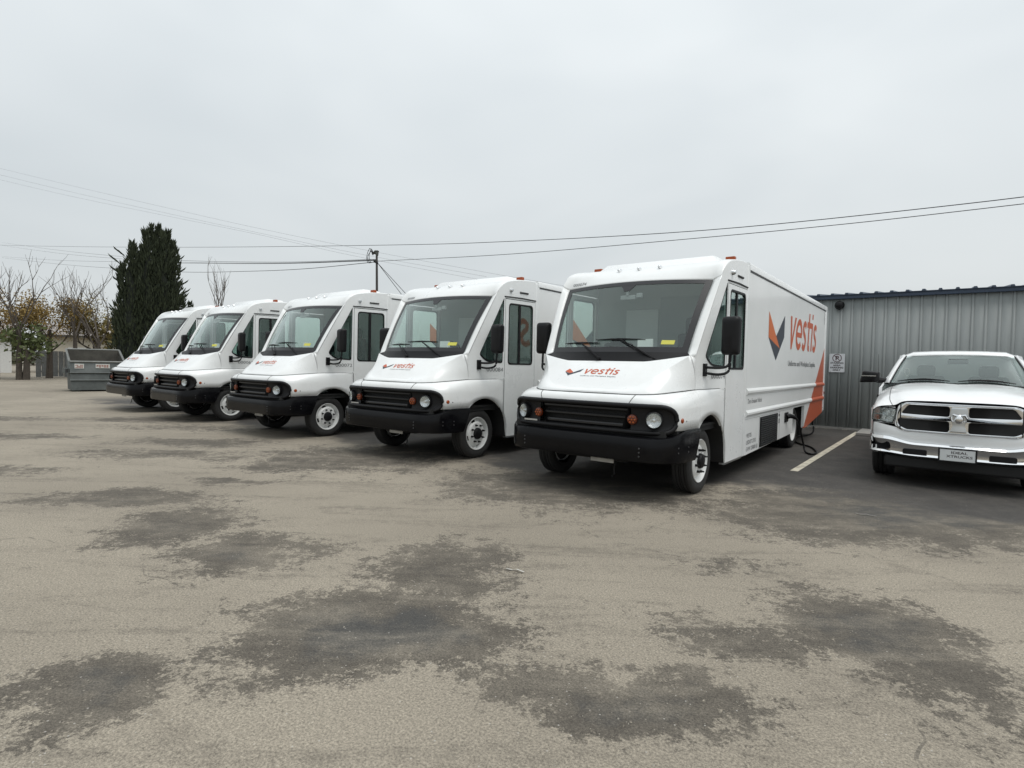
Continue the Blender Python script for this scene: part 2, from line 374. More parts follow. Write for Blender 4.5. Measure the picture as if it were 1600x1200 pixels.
    g1 = nd('ShaderNodeMapRange'); L.new(grit.outputs['Fac'], g1.inputs['Value']); g1.inputs['From Min'].default_value = 0.32; g1.inputs['From Max'].default_value = 0.68; g1.inputs['To Min'].default_value = 0.38; g1.inputs['To Max'].default_value = 1.62
    vm = nd('ShaderNodeVectorMath', operation='SCALE'); L.new(col, vm.inputs[0]); L.new(g1.outputs[0], vm.inputs['Scale'])
    # pale stone chips
    vo = nd('ShaderNodeTexVoronoi'); vo.inputs['Scale'].default_value = 38; L.new(pos, vo.inputs['Vector'])
    vs_ = nd('ShaderNodeSeparateXYZ'); L.new(vo.outputs['Color'], vs_.inputs[0])
    chip = mth('MULTIPLY', mth('LESS_THAN', vo.outputs['Distance'], 0.16), mth('GREATER_THAN', vs_.outputs['X'], 0.93))
    # fine wandering cracks
    cn = noise(pos, 0.7, 3, 0.5); cw = warp(pos, cn, 1.2)
    vc = nd('ShaderNodeTexVoronoi', feature='DISTANCE_TO_EDGE'); vc.inputs['Scale'].default_value = 0.33; L.new(cw, vc.inputs['Vector'])
    crack = mth('MULTIPLY', mth('LESS_THAN', vc.outputs['Distance'], 0.0022), sstep(n3.outputs['Fac'], 0.5, 0.58))
    colf = mixc(mth('MULTIPLY', chip, 0.7), vm.outputs[0], (0.45, 0.43, 0.39))
    colf = mixc(mth('MULTIPLY', crack, 0.55), colf, (0.07, 0.063, 0.055))
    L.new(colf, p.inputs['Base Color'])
    ro = mth('SUBTRACT', 0.93, mth('ADD', mth('MULTIPLY', deep, 0.22), mth('MULTIPLY', bay, 0.18)))
    L.new(ro, p.inputs['Roughness']); p.inputs['Specular IOR Level'].default_value = 0.35
    b = nd('ShaderNodeBump'); b.inputs['Strength'].default_value = 0.55; b.inputs['Distance'].default_value = 0.006
    L.new(mth('ADD', grit.outputs['Fac'], mth('MULTIPLY', fine.outputs['Fac'], 0.8)), b.inputs['Height']); L.new(b.outputs[0], p.inputs['Normal'])
    return m
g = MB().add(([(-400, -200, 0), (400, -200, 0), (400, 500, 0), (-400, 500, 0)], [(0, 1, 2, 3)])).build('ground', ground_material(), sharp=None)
setp(g, kind='structure')

# parking bay line: worn paint
def paint_mat():
    m = bpy.data.materials.new('worn_line_paint'); m.use_nodes = True; t = m.node_tree; p = t.nodes['Principled BSDF']
    c = t.nodes.new('ShaderNodeTexCoord'); n = t.nodes.new('ShaderNodeTexNoise'); n.inputs['Scale'].default_value = 7; n.inputs['Detail'].default_value = 8; n.inputs['Roughness'].default_value = 0.75
    t.links.new(c.outputs['Object'], n.inputs[0]); r = t.nodes.new('ShaderNodeValToRGB')
    r.color_ramp.elements[0].position = 0.36; r.color_ramp.elements[0].color = (0.2, 0.18, 0.15, 1); r.color_ramp.elements[1].position = 0.5; r.color_ramp.elements[1].color = (0.56, 0.52, 0.42, 1)
    t.links.new(n.outputs['Fac'], r.inputs[0]); t.links.new(r.outputs[0], p.inputs['Base Color']); p.inputs['Roughness'].default_value = 0.85
    return m
LP = paint_mat()
for x0, y0, x1, y1 in ((-1.75, 9.5, -1.65, 16.75), (2.1, 9.6, 2.2, 16.75)):
    d = 0.055
    o = MB().add(([(x0 - d, y0, .004), (x0 + d, y0, .004), (x1 + d, y1, .004), (x1 - d, y1, .004)], [(0, 1, 2, 3)])).build('parking_line', LP, sharp=None)
    setp(o, kind='structure')
CONC = mat('concrete', (0.30, 0.29, 0.27), 0.9, var=0.2, vscale=5, bump=0.3, bscale=70)
o = MB().box(-1.60, 1.2, 15.85, 17.12, 0.0, 0.07).build('concrete_pad', CONC, bevel=0.01); setp(o, kind='structure')

# ------------------------------------------------------------------ metal building
def wall_material():
    m = bpy.data.materials.new('grey_metal_siding'); m.use_nodes = True; t = m.node_tree; p = t.nodes['Principled BSDF']; c = t.nodes.new('ShaderNodeTexCoord'); mp_ = t.nodes.new('ShaderNodeMapping'); mp_.inputs['Scale'].default_value = (5, 5, .35)
    ge = t.nodes.new('ShaderNodeNewGeometry'); t.links.new(ge.outputs['Position'], mp_.inputs[0])
    n = t.nodes.new('ShaderNodeTexNoise'); n.inputs['Scale'].default_value = 1.3; n.inputs['Detail'].default_value = 7; n.inputs['Roughness'].default_value = .7; t.links.new(mp_.outputs[0], n.inputs[0])
    r = t.nodes.new('ShaderNodeValToRGB'); r.color_ramp.elements[0].position = .3; r.color_ramp.elements[1].position = .72; r.color_ramp.elements[0].color = (.225, .243, .240, 1); r.color_ramp.elements[1].color = (.275, .295, .290, 1); t.links.new(n.outputs['Fac'], r.inputs[0])
    oi = t.nodes.new('ShaderNodeObjectInfo'); mr_ = t.nodes.new('ShaderNodeMapRange'); mr_.inputs['To Min'].default_value = .94; mr_.inputs['To Max'].default_value = 1.05; t.links.new(oi.outputs['Random'], mr_.inputs[0]); vs_ = t.nodes.new('ShaderNodeVectorMath'); vs_.operation = 'SCALE'; t.links.new(r.outputs[0], vs_.inputs[0]); t.links.new(mr_.outputs[0], vs_.inputs['Scale']); t.links.new(vs_.outputs[0], p.inputs['Base Color']); p.inputs['Roughness'].default_value = .48; p.inputs['Specular IOR Level'].default_value = .4
    n2 = t.nodes.new('ShaderNodeTexNoise'); n2.inputs['Scale'].default_value = .9; t.links.new(ge.outputs['Position'], n2.inputs[0]); b = t.nodes.new('ShaderNodeBump'); b.inputs['Strength'].default_value = .25; b.inputs['Distance'].default_value = .02; t.links.new(n2.outputs['Fac'], b.inputs['Height']); t.links.new(b.outputs[0], p.inputs['Normal'])
    return m
WALLM = wall_material()
TRIM = mat('blue_roof_metal', (0.030, 0.050, 0.085), 0.45, var=0.15, vscale=3)
ROOFM = mat('blue_roof_sheet', (0.035, 0.055, 0.09), 0.5, var=0.12, vscale=2)
bld = empty('metal_building', (-8, 17.2, 0))
setp(bld, 'long grey corrugated metal building with dark blue roof edge behind the vans', 'building')
BX0, BX1, SP = -24.0, 14.0, 0.98
core = MB().box(BX0 + 8.06, BX1 + 8 - 0.06, 0.06, 9.9, 0.0, 3.42).build('wall_core', WALLM, bld)
panel_mesh = None
pp = []
def sheet(width):
    # one siding sheet: four shallow pans between narrow raised ribs, standing seam at one edge
    b = MB(); prof = []
    x = 0.0; n = 4; st = width / n
    for i in range(n):
        x0 = i * st
        prof += [(x0, 0.0), (x0 + 0.008, -0.022), (x0 + 0.034, -0.022), (x0 + 0.042, 0.0), (x0 + 0.060, 0.0), (x0 + 0.063, -0.003), (x0 + st - 0.02, -0.003), (x0 + st - 0.016, 0.0)]
    prof.append((width - 0.003, 0.0))
    b.add(gridg([[(px, py, 0.03) for px, py in prof], [(px, py, 3.45) for px, py in prof]]))
    return b
x = BX0; first = None
while x < BX1 - 0.5:
    if first is None:
        first = sheet(SP).build('wall_panel', WALLM, bld, sharp=20, weld=False, solid=0.012)
        ob = first
    else: ob = link_copy(first, bld)
    ob.location = (x + 8, random.uniform(-0.002, 0.002), 0); x += SP
b = MB(); b.box(BX0 + 7.9, BX1 + 8.1, -0.10, 0.05, 3.44, 3.545)
b.build('roof_trim', TRIM, bld, bevel=0.006)
MB().add(([(BX0 + 7.85, -0.14, 3.55), (BX1 + 8.15, -0.14, 3.55), (BX1 + 8.15, 5, 4.05), (BX0 + 7.85, 5, 4.05), (BX1 + 8.15, 10.1, 3.55), (BX0 + 7.85, 10.1, 3.55)], [(0, 1, 2, 3), (3, 2, 4, 5)])).build('roof', ROOFM, bld, solid=0.02)
rib = None; x = BX0 + 8.1
while x < BX1 + 8:
    if rib is None:
        rb = MB(); pr = [(-0.045, 0), (-0.026, 0.04), (0.026, 0.04), (0.045, 0)]
        rb.add(gridg([[(a, -0.155, 3.548 + h) for a, h in pr], [(a, 5, 4.052 + h) for a, h in pr]])); rb.add(([(a, -0.155, 3.548 + h) for a, h in pr], [(0, 1, 2, 3)]))
        rib = rb.build('roof_rib', ROOFM, bld); ob = rib
    else: ob = link_copy(rib, bld)
    ob.location = (x, 0, 0); x += 0.326
MB().box(BX0 + 8, BX1 + 8, -0.05, 0.0, 0.0, 0.05).build('base_sill', CONC, bld)
# gable ends
MB().add(([(BX0 + 8.06, 0.06, 3.4), (BX0 + 8.06, 5, 4.02), (BX0 + 8.06, 9.9, 3.4)], [(0, 1, 2)])).add(([(BX1 + 7.94, 0.06, 3.4), (BX1 + 7.94, 5, 4.02), (BX1 + 7.94, 9.9, 3.4)], [(0, 1, 2)])).build('gable', WALLM, bld)

# wall lamp (black dome) and a security camera near the van's rear
lamp = empty('wall_lamp', (-2.22, 17.17, 3.28)); setp(lamp, 'black round dome lamp high on the grey metal wall', 'wall lamp')
MB().add(lathe([(0.0, -0.16), (0.05, -0.155), (0.085, -0.13), (0.10, -0.08), (0.10, 0.0)], 20, 'Y')).build('lamp_housing', BLACK, lamp)
MB().add(lathe([(0.115, -0.02), (0.115, 0.0), (0.0, 0.0)], 20, 'Y')).build('lamp_base', BLACKG, lamp)

# sign on the wall
SIGNW = mat('sign_white', (0.68, 0.69, 0.71), 0.45, var=0.04, vscale=12)
SIGNR = mat('sign_faded_red', (.10, .05, .055), .6)
SIGNK = mat('sign_ink', (0.05, 0.04, 0.045), 0.6)
sg = empty('wall_sign', (-2.225, 17.145, 1.755)); setp(sg, 'white no parking sign reading staging area parking only, on the metal wall', 'sign')
MB().add(plate(rpoly([(-.18, -.245), (.18, -.245), (.18, .245), (-.18, .245)], .02), (), .006), lambda x, y, z: (x, z, y)).build('sign_plate', SIGNW, sg)
fr = lambda cx, cy: (lambda x, y, z: (x + cx, -0.0055, y + cy))
b = MB()
ring = [(0.1 * math.cos(a), 0.1 * math.sin(a)) for a in [2 * math.pi * k / 40 for k in range(41)]]
b.add(stroke(ring, .018), fr(0, .13)); b.add(stroke([(-.068, .068), (.068, -.068)], .016), fr(0, .13))
b.add(textg('P', .115, .08, bold=.03), fr(-.035, .075))
b.build('no_parking_symbol', SIGNR, sg, sharp=None, weld=False)
b = MB()
for s_, zz, wd in (('STAGING', -.02, .30), ('AREA', -.082, .18), ('PARKING', -.144, .30), ('ONLY', -.206, .18)): b.add(textg(s_, .043, wd, bold=.03, align='CENTER'), fr(0, zz))
b.build('lettering', SIGNK, sg, sharp=None, weld=False)
b = MB()
for sx in (-.15, .15):
    for sz in (-.22, .22): b.add(lathe([(0, -.010), (.008, -.008), (.008, 0)], 8, 'Y'), lambda x, y, z, sx=sx, sz=sz: (x + sx, y, z + sz))
b.build('screws', ALU, sg)
# ------------------------------------------------------------------ step van (x = across, y = backwards from the bumper, z = up)
OC = [(0, .08), (.5, .09), (.8, .125), (1.0, .20), (1.095, .31), (1.14, .46), (1.165, .80), (1.19, 1.2), (1.2, 1.65)]
IC = [(0, .17, 1.226), (.5, .18, 1.228), (.71, .235, 1.232), (.85, .345, 1.242), (.93, .5, 1.256), (.995, .68, 1.27), (1.077, .89, 1.287), (1.135, 1.2, 1.293), (1.199, 1.65, 1.297)]
ARC_C, ARC_R = (1.18, .45), .535
def zb_arch(y):
    if y < .82: return .842
    d = ARC_R ** 2 - (y - ARC_C[0]) ** 2
    return ARC_C[1] + math.sqrt(d) if d > 0 else .31
def xcab(y): return min(1.077 + .1732 * (y - .89), 1.2)
def make_van():
    root = empty('step_van'); K = {}
    def part(b, name, m, parent=root, **k): return b.build(name, m, parent, **k)
    # --- nose and fenders
    N = 16
    O = catmull([(a, b_, 0) for a, b_ in OC], N); I = catmull(IC, N)
    cols = []; GN = 62.0; zc, hh = .962, .150
    def hs(u):
        a = abs(u)
        return hh if a < .66 else hh * math.sqrt(max(0.0, 1 - ((a - .66) / .34) ** 2))
    for j_, (o_, i_) in enumerate(zip(O, I)):
        zb = zb_arch(o_.y)
        if j_ <= GN: zb = zc + hs(j_ / GN) + .008
        z0 = max(1.08, zb + .002); col = [(o_.x, o_.y, zb), (o_.x, o_.y, (zb + z0) / 2), (o_.x, o_.y, z0)]
        for k in range(1, 8):
            a = math.pi / 2 * k / 7; f = 1 - math.cos(a)
            col.append((o_.x + (i_.x - o_.x) * f, o_.y + (i_.y - o_.y) * f, z0 + (i_.z - z0) * math.sin(a)))
        # tuck under the hood
        col.append((i_.x * .97, i_.y + .03, i_.z - .02))
        cols.append(col)
    low = []
    for j_ in range(40, 63):
        o_ = O[j_]; zt_ = max(.8425, zc - hs(j_ / GN)); low.append([(o_.x, o_.y, .842), (o_.x, o_.y, zt_)])
    body = part(MB().add(gridg(cols)).add(gridg(low)).mirror(), 'fender_shell', WHITE, solid=.012)
    # seams that split the front strip from the fenders, and the hood gap
    b = MB()
    for s in (-1, 1):
        pts = []
        for k in range(0, 8):
            a = math.pi / 2 * k / 7; f = 1 - math.cos(a); j = 20 + k * .7
            j0 = int(j); t = j - j0; o_ = O[j0].lerp(O[j0 + 1], t); i_ = I[j0].lerp(I[j0 + 1], t)
            pts.append((s * (o_.x + (i_.x - o_.x) * f), o_.y + (i_.y - o_.y) * f - .0008, 1.126 + (i_.z - 1.125) * math.sin(a)))
        b.tube(pts, .0035, 6)
        b.tube([(s * p.x, p.y - .003, p.z + .004) for p in I[:97]], .0055, 6)
        b.tube([(s * (p.x + .001), p.y, p.z + .002) for p in I[96:]], .0045, 6)
    part(b, 'panel_seam', SEAM)
    # --- hood
    crest = catmull([(0, .235, 1.282), (.42, .245, 1.288), (.58, .30, 1.322), (.72, .42, 1.412), (.85, .60, 1.540), (1.03, .815, 1.700)], 8)
    seam = I[:97]
    def resample(P, n):
        L = [0]
        for a, c in zip(P, P[1:]): L.append(L[-1] + (c - a).length)
        out = []; j = 0
        for k in range(n):
            s = L[-1] * k / (n - 1)
            while j < len(P) - 2 and L[j + 1] < s: j += 1
            out.append(P[j].lerp(P[j + 1], min(1, max(0, (s - L[j]) / max(1e-9, L[j + 1] - L[j])))))
        return out
    A = resample(seam, 40); B = resample(crest, 40)
    rows = []
    for k in range(6):
        t = k / 5; r_ = []
        for a, c in zip(A, B):
            p = a.lerp(c, t); bul = math.sin(math.pi * t) * .022
            d = Vector((a.x, a.y - .6, 0)); d = d.normalized() if d.length > 0 else Vector((0, -1, 0))
            if a.x < .3: d = Vector((0, -1, 0))
            r_.append(p + Vector((d.x, d.y, .25)) * bul)
        rows.append(r_)
    hb = MB().add(gridg(rows))
    # top surface: stations along the crest
    C2 = crest[8:]
    CC = catmull([(0, .235, 1.282), (0, .275, 1.318), (0, .385, 1.424), (0, .515, 1.535), (0, .62, 1.607)], 8)
    top = []
    # front lip band between x = 0 and the first station
    for e, c in zip(C2, CC):
        r_ = []
        for k in range(25):
            s = k / 24; p = c.lerp(e, s)
            k_ = (lambda q: q)(max(0, (s - .52) / .48) ** 1.15 * .88 + .12 * s * s); y = c.y + (e.y - c.y) * k_; z = c.z + (e.z - c.z) * k_ + .012 * (1 - s * s) * min(1, (c.y - .235) * 5)
            if not top: q_ = s * 8; q0 = min(7, int(q_)); r_.append(tuple(crest[q0].lerp(crest[q0 + 1], q_ - q0)))
            else: r_.append((p.x, y, z))
        top.append(r_)
    hb.add(gridg(top)); hb.mirror()
    hood = part(hb, 'hood', WHITE, sharp=24)
    bm = bmesh.new(); bm.from_mesh(hood.data); bvh = BVHTree.FromBMesh(bm)
    def on_hood(x, y):
        h = bvh.ray_cast(Vector((x, y, 3)), Vector((0, 0, -1)))
        return h[0].z if h[0] else 1.45
    rear = top[-1]
    # --- windshield, frit band, cowl
    def ws(s, t):
        s2 = s * s
        b0 = Vector((.966 * s, .70 + .209 * s2, 1.735)); t0 = Vector((1.065 * s, 1.285 + .182 * s2, 2.705 - .027 * s2))
        p = b0.lerp(t0, t); p.y -= .035 * math.sin(math.pi * t); return p
    def patch(s0, s1, t0, t1, n, m_, off=0.0):
        return gridg([[ws(s0 + (s1 - s0) * j / n, t0 + (t1 - t0) * i / m_) + Vector((0, -off, off * .6)) for j in range(n + 1)] for i in range(m_ + 1)])
    wsd = part(MB().add(patch(-1, 1, 0, 1, 20, 8)), 'windshield', GLASS)
    fb = MB(); S, T0, T1 = .925, .07, .945
    fb.add(patch(-1, -S, 0, 1, 2, 8, .004)).add(patch(S, 1, 0, 1, 2, 8, .004)).add(patch(-S, S, 0, T0, 20, 2, .004)).add(patch(-S, S, T1, 1, 20, 2, .004))
    # centre notch for the mirror mount
    fb.add(gridg([[ws(-.10, T1) + Vector((0, -.004, .002)), ws(.10, T1) + Vector((0, -.004, .002))], [ws(-.035, .86) + Vector((0, -.004, .002)), ws(.04, .86) + Vector((0, -.004, .002))]]))
    part(fb, 'glass_border', mat('black_glass_frit', (.018, .018, .02), .3), wsd, weld=False)
    part(MB().add(gridg([[ws(.665, .105) + Vector((0, -.003, .002)), ws(.82, .105) + Vector((0, -.003, .002))], [ws(.665, .16) + Vector((0, -.003, .002)), ws(.82, .16) + Vector((0, -.003, .002))]])), 'sticker', YELLOW, wsd)
    cb = MB(); r0 = []; r1 = []; rm = []
    for k in range(-24, 25):
        s = k / 24; i = min(24, int(abs(s) * 24)); f = abs(s) * 24 - i; a = Vector(rear[i]); c = Vector(rear[min(24, i + 1)]); p = a.lerp(c, f)
        if s < 0: p.x = -p.x
        p.z -= .012; p.y += .004; q = ws(s, 0) + Vector((0, -.006, .0)); r0.append(p); r1.append(q + Vector((0, 0, .004))); rm.append(p.lerp(q, .55) + Vector((0, .0, -.012)))
    cb.add(gridg([r0, rm, r1]))
    cowl = part(cb, 'cowl_panel', BLACK)
    # --- A pillars, header and cab roof
    def sidept(t):   # rear edge of the pillar, on the cab side
        y = .905 + (1.475 - .905) * t; z = 1.72 + (2.745 - 1.72) * t
        return Vector((xcab(y), y, z))
    pr = []
    for i in range(13):
        t = i / 12; a = ws(1, t); c = sidept(t); m_ = a.lerp(c, .5); out_ = Vector((.75, -.65, .15)).normalized()
        row = []
        for k in range(7):
            s = k / 6; row.append(a.lerp(c, s) + out_ * (.036 * (1 - (2 * s - 1) ** 4) if 0 < k < 6 else 0))
        pr.append(row)
    # windshield-side rows down to the hood corner
    pb = MB().add(gridg(pr))
    he = [rows[k][-1] for k in range(6)]; pe = [Vector((xcab(.89 - .02 * k / 5), .89 - .02 * k / 5, 1.287 + (1.675 - 1.287) * k / 5)) for k in range(6)]
    pb.add(gridg([[p + Vector((-.006, .004, 0)) for p in he], [a_.lerp(b_, .5) + Vector((.004, 0, 0)) for a_, b_ in zip(he, pe)], pe]))
    pb.add(gridg([[ws(1, 0), pr[0][1], pr[0][2], pr[0][3], pr[0][4], pr[0][5], pr[0][6]], [Vector((1.024, .815, 1.70)), Vector((1.03, .82, 1.70)), Vector((1.038, .83, 1.698)), Vector((1.046, .84, 1.693)), Vector((1.055, .85, 1.688)), Vector((1.065, .86, 1.682)), Vector((1.0735, .87, 1.675))]]))
    part(pb, 'windshield_pillar', WHITE, solid=.012)
    pm = MB(); pm.v = [(-x, y, z) for x, y, z in pb.v]; pm.f = [f[::-1] for f in pb.f]
    part(pm, 'windshield_pillar', WHITE, solid=.012)
    NR = 7
    cprof = catmull([(0, 1.285, 2.705), (0, 1.40, 2.815), (0, 1.55, 2.90), (0, 1.78, 2.975), (0, 2.1, 3.03), (0, 2.36, 3.06), (0, 2.56, 3.075)], 4)
    sprof = catmull([(0, 1.475, 2.745), (0, 1.515, 2.81), (0, 1.60, 2.885), (0, 1.75, 2.95), (0, 2.05, 3.005), (0, 2.34, 3.03), (0, 2.56, 3.04)], 4)
    rr = []
    for i, (c, s_) in enumerate(zip(cprof, sprof)):
        k0 = i / (len(cprof) - 1); row = []
        for j in range(21):   # centre to windshield-corner line
            s = j / 20; xx = 1.065 * s
            kk = min(1, k0 * 3.2); ay = s_.y - .008 - .022 * kk; az = s_.z - .067 + .079 * kk; cy = c.y + (ay - c.y) * s * s; cz = c.z + (az - c.z) * s * s
            if i == 0: p = ws(s, 1)
            else: p = Vector((xx, cy, cz))
            row.append(p)
        a = row[-1]; xs = xcab(s_.y)
        c_ = Vector((xs, s_.y, s_.z))
        for k in range(1, 7):
            s = k / 6
            nrm = Vector((.75, -.65, .15)).normalized().lerp(Vector((.5, 0, .86)), min(1, k0 * 4))
            row.append(a.lerp(c_, s) + nrm * (max(.014, .036 - .004 * i) * (1 - (2 * s - 1) ** 4) if k < 6 else 0))
        rr.append(row)
    roof = part(MB().add(gridg(rr)).mirror(), 'cab_roof', WHITE, solid=.012, sharp=50)
    rbm = bmesh.new(); rbm.from_mesh(roof.data); rbvh = BVHTree.FromBMesh(rbm)
    # raised roof cap behind the header
    cap = [(-.98, 2.02), (-.86, 1.93), (.86, 1.93), (.98, 2.02), (.98, 2.62), (-.98, 2.62)]
    capb = MB(); lo = []; hi = []
    for (x, y) in cap: lo.append((x, y, 2.96)); hi.append((x * .88, y + (.20 if y < 2.1 else 0), 3.128))
    capb.add((lo + hi, [(6, 7, 8, 9, 10, 11)] + [(i, (i + 1) % 6, 6 + (i + 1) % 6, 6 + i) for i in range(6)]))
    part(capb, 'roof_cap', WHITE, bevel=.05)
    # marker lights on the roof
    for s in (-1, 1):
        b = MB(); b.box(s * 1.033 - .065, s * 1.033 + .065, 2.25, 2.32, 3.02, 3.108); part(b, 'marker_light', AMBER, bevel=.008)
    for x in (-.303, 0, .303):
        p = part(MB().add(lathe([(.0, -.045), (.014, -.042), (.022, -.03), (.022, .04), (.016, .055)], 12, 'Y'), lambda a, b_, c, x=x: (a + x, b_ + 1.565, c + 2.925)), 'clearance_light', CHROME)
    # --- cab sides with window and door openings
    arc = [(p.y, p.z) for p in sprof]
    outl = [(.885, 1.29), (.875, 1.66), (.905, 1.72), (1.19, 2.2325), (1.475, 2.745)] + arc[1:] + [(2.56, 1.29)]
    qw = rpoly([(1.105, 1.70), (1.25, 1.585), (1.60, 1.565), (1.618, 2.66), (1.585, 2.60)], [.05, .09, .05, .02, .05])
    dr = rpoly([(1.655, 1.20), (2.535, 1.20), (2.535, 2.675), (1.655, 2.665)], .03)
    dr = [(1.655, 1.33), (1.655, 2.655), (1.665, 2.665), (2.525, 2.675), (2.535, 2.665), (2.535, 1.33)]
    def panel(outline, holes, th, m, name, side, bis=None, parent=root, xoff=0.0, bev=0.0):
        vs, fs = plate(outline, holes, th, bev)
        me = bpy.data.meshes.new(name); me.from_pydata(vs, [], fs); bm_ = bmesh.new(); bm_.from_mesh(me)
        if bis: bmesh.ops.bisect_plane(bm_, geom=bm_.verts[:] + bm_.edges[:] + bm_.faces[:], plane_co=(bis, 0, 0), plane_no=(1, 0, 0))
        for v in bm_.verts:
            y, z, d = v.co; v.co = (side * (xcab(y) + d - th / 2 + xoff), y, z)
        bmesh.ops.recalc_face_normals(bm_, faces=bm_.faces); bm_.to_mesh(me); bm_.free(); me.materials.append(m)
        me.shade_smooth(); me.set_sharp_from_angle(angle=rad(30))
        o = bpy.data.objects.new(name, me); COL.objects.link(o); o.parent = parent; return o
    YB = .89 + (1.2 - 1.077) / .1732
    def shrink(loop, d):
        cx = sum(p[0] for p in loop) / len(loop); cy = sum(p[1] for p in loop) / len(loop); out = []
        for p in loop:
            v = Vector((p[0] - cx, p[1] - cy)); k = max(0, 1 - d / max(v.length, 1e-6)); out.append((cx + v.x * k, cy + v.y * k))
        return out
    doors = {}
    for s in (-1, 1):
        panel(outl, [qw, dr], .03, WHITE, 'cab_side', s, YB)
        q = panel(shrink(qw, -.004), [shrink(qw, .022)], .012, BLACK, 'quarter_window', s, YB, xoff=.004)
        panel(qw, [], .005, GLASSD, 'pane', s, YB, parent=q, xoff=-.008)
        dol = [(1.668, 2.652), (2.523, 2.663), (2.523, .315), (1.752, .315), (1.752, .50), (1.725, .62), (1.668, .74)]
        win = rpoly([(1.745, 1.545), (2.462, 1.545), (2.452, 2.60), (1.755, 2.59)], .075)
        d = panel(dol, [win], .035, WHITE, 'door', s, None, xoff=.004); doors[s] = d
        panel(shrink(win, -.004), [shrink(win, .026)], .016, BLACK, 'window_frame', s, None, parent=d, xoff=.008)
        panel(win, [], .005, GLASSD, 'pane', s, None, parent=d, xoff=-.010)
        if s > 0: MB().box(1.185, 1.202, 2.045, 2.10, 1.55, 2.59).build('window_divider', BLACK, d)
        # rain gutter and slot over the door
        b = MB(); b.tube([(s * 1.206, 1.63, 2.69), (s * 1.209, 2.1, 2.705), (s * 1.206, 2.54, 2.70)], .010, 6); part(b, 'rain_gutter', BLACK)
        b = MB(); b.tube([(s * 1.203, 2.06, 2.80), (s * 1.203, 2.30, 2.803)], .016, 8); part(b, 'vent_slot', SEAM)
        b = MB().add(lathe([(0, .06), (.022, .055), (.034, .03), (.038, 0)], 14, 'X'), lambda x, y, z, s=s: (s * (1.19 + x), y + 1.80, z + 2.81)); part(b, 'side_lamp', ALU)
        # rear post of the cab and lower sill
        b = MB(); b.box(*(sorted((s * 1.165, s * 1.208))), 2.535, 2.645, .30, 3.02); part(b, 'corner_post', WHITE, bevel=.012)
        b = MB(); b.box(*(sorted((s * 1.12, s * 1.196))), 1.76, 2.53, .285, .318); part(b, 'door_sill', ALU)
        # wheel-arch lip and liner
        A_ = [(.80, .80)] + [(ARC_C[0] + ARC_R * math.cos(a), ARC_C[1] + ARC_R * math.sin(a)) for a in [rad(136 - 136 * k / 22) for k in range(23)]] + [(1.732, .36), (1.745, .31)]
        ex = lambda y: s * (1.165 + .035 * min(1, max(0, (y - .8) / .8)))
        b = MB().add(gridg([[(ex(y) + s * .003, y, z) for y, z in A_], [(ex(y) - s * .03, y + .004, z - .004) for y, z in A_]])); part(b, 'arch_lip', ALU if False else WHITE)
        b = MB().add(gridg([[(ex(y) - s * .012, y, z) for y, z in A_], [(s * .55, y, z) for y, z in A_]])); part(b, 'arch_liner', DARK)
        # side marker and stud on the fender
        b = MB().add(lathe([(0, .018), (.022, .016), (.03, .008), (.033, 0)], 16, 'X'), lambda x, y, z, s=s: (s * (1.118 + x), y + .385, z + .955)); part(b, 'side_marker', AMBER)
        b = MB().add(lathe([(0, .012), (.010, .010), (.012, 0)], 8, 'X'), lambda x, y, z, s=s: (s * (1.132 + x), y + .47, z + .945)); part(b, 'fender_stud', BLACK)
    # --- bumper
    BC = catmull([(0, 0, 0), (.45, 0, 0), (.80, .005, 0), (.97, .06, 0), (1.09, .18, 0), (1.15, .34, 0), (1.175, .55, 0), (1.182, .855, 0)], 7)
    cols = []
    for p in BC:
        f = min(1, max(0, (p.y - .02) / .5)); f = f * f * (3 - 2 * f)
        zt = .765 + .085 * f; zbm = .482 - .01 * f
        d = (Vector((p.x, p.y, 0)) - Vector((p.x * .72, .75, 0))).normalized()
        if p.x < .5: d = Vector((0, -1, 0))
        if p.y > .4: d = Vector((1, -.05, 0))
        sh = lambda z: -(zt - z) * .45 * min(1, max(0, (p.y - .45) / .4))
        col = []
        for off, z in ((-.10, zbm + .02), (-.03, zbm), (-.008, zbm + .008), (0, zbm + .03), (.004, (zbm + zt) / 2), (0, zt - .035), (-.010, zt - .010), (-.03, zt), (-.09 if p.y > .3 else -.14, zt + .002)):
            q = p + d * off; col.append((q.x, q.y + sh(z), z))
        cols.append(col)
    bump = part(MB().add(gridg(cols)).mirror(), 'bumper', BLACKG, sharp=40)
    b = MB()
    for x in (-.782, .782):
        for z in (.555, .60, .645): b.add(lathe([(0, -.010), (.009, -.008), (.011, 0)], 8, 'Y'), lambda a, c, e, x=x, z=z: (a + x, c - .002, e + z))
    for s in (-1, 1):
        for y, x in ((.27, 1.128), (.47, 1.168)):
            for z in (.60, .655): b.add(lathe([(0, .010), (.009, .008), (.011, 0)], 8, 'X'), lambda a, c, e, s=s, y=y, x=x, z=z: (s * (a + x), c + y, e + z))
    part(b, 'bumper_bolts', mat('bolt_grey', (.045, .045, .047), .45), bump)
    part(MB().box(.12, .42, .10, .112, .425, .468), 'number_tag', mat('dirty_plate', (.35, .34, .31), .6, var=.2), bump)
    b = MB(); b.tube([(.34, .30, .40), (.345, .27, .33), (.36, .26, .27), (.33, .25, .24)], .010, 6); part(b, 'tow_hook', DARK, bump)
    # lower shield behind the bumper and the dark ledge under the grille
    b = MB(); b.box(-1.02, 1.02, .14, .20, .48, .84); part(b, 'lower_shield', DARK)
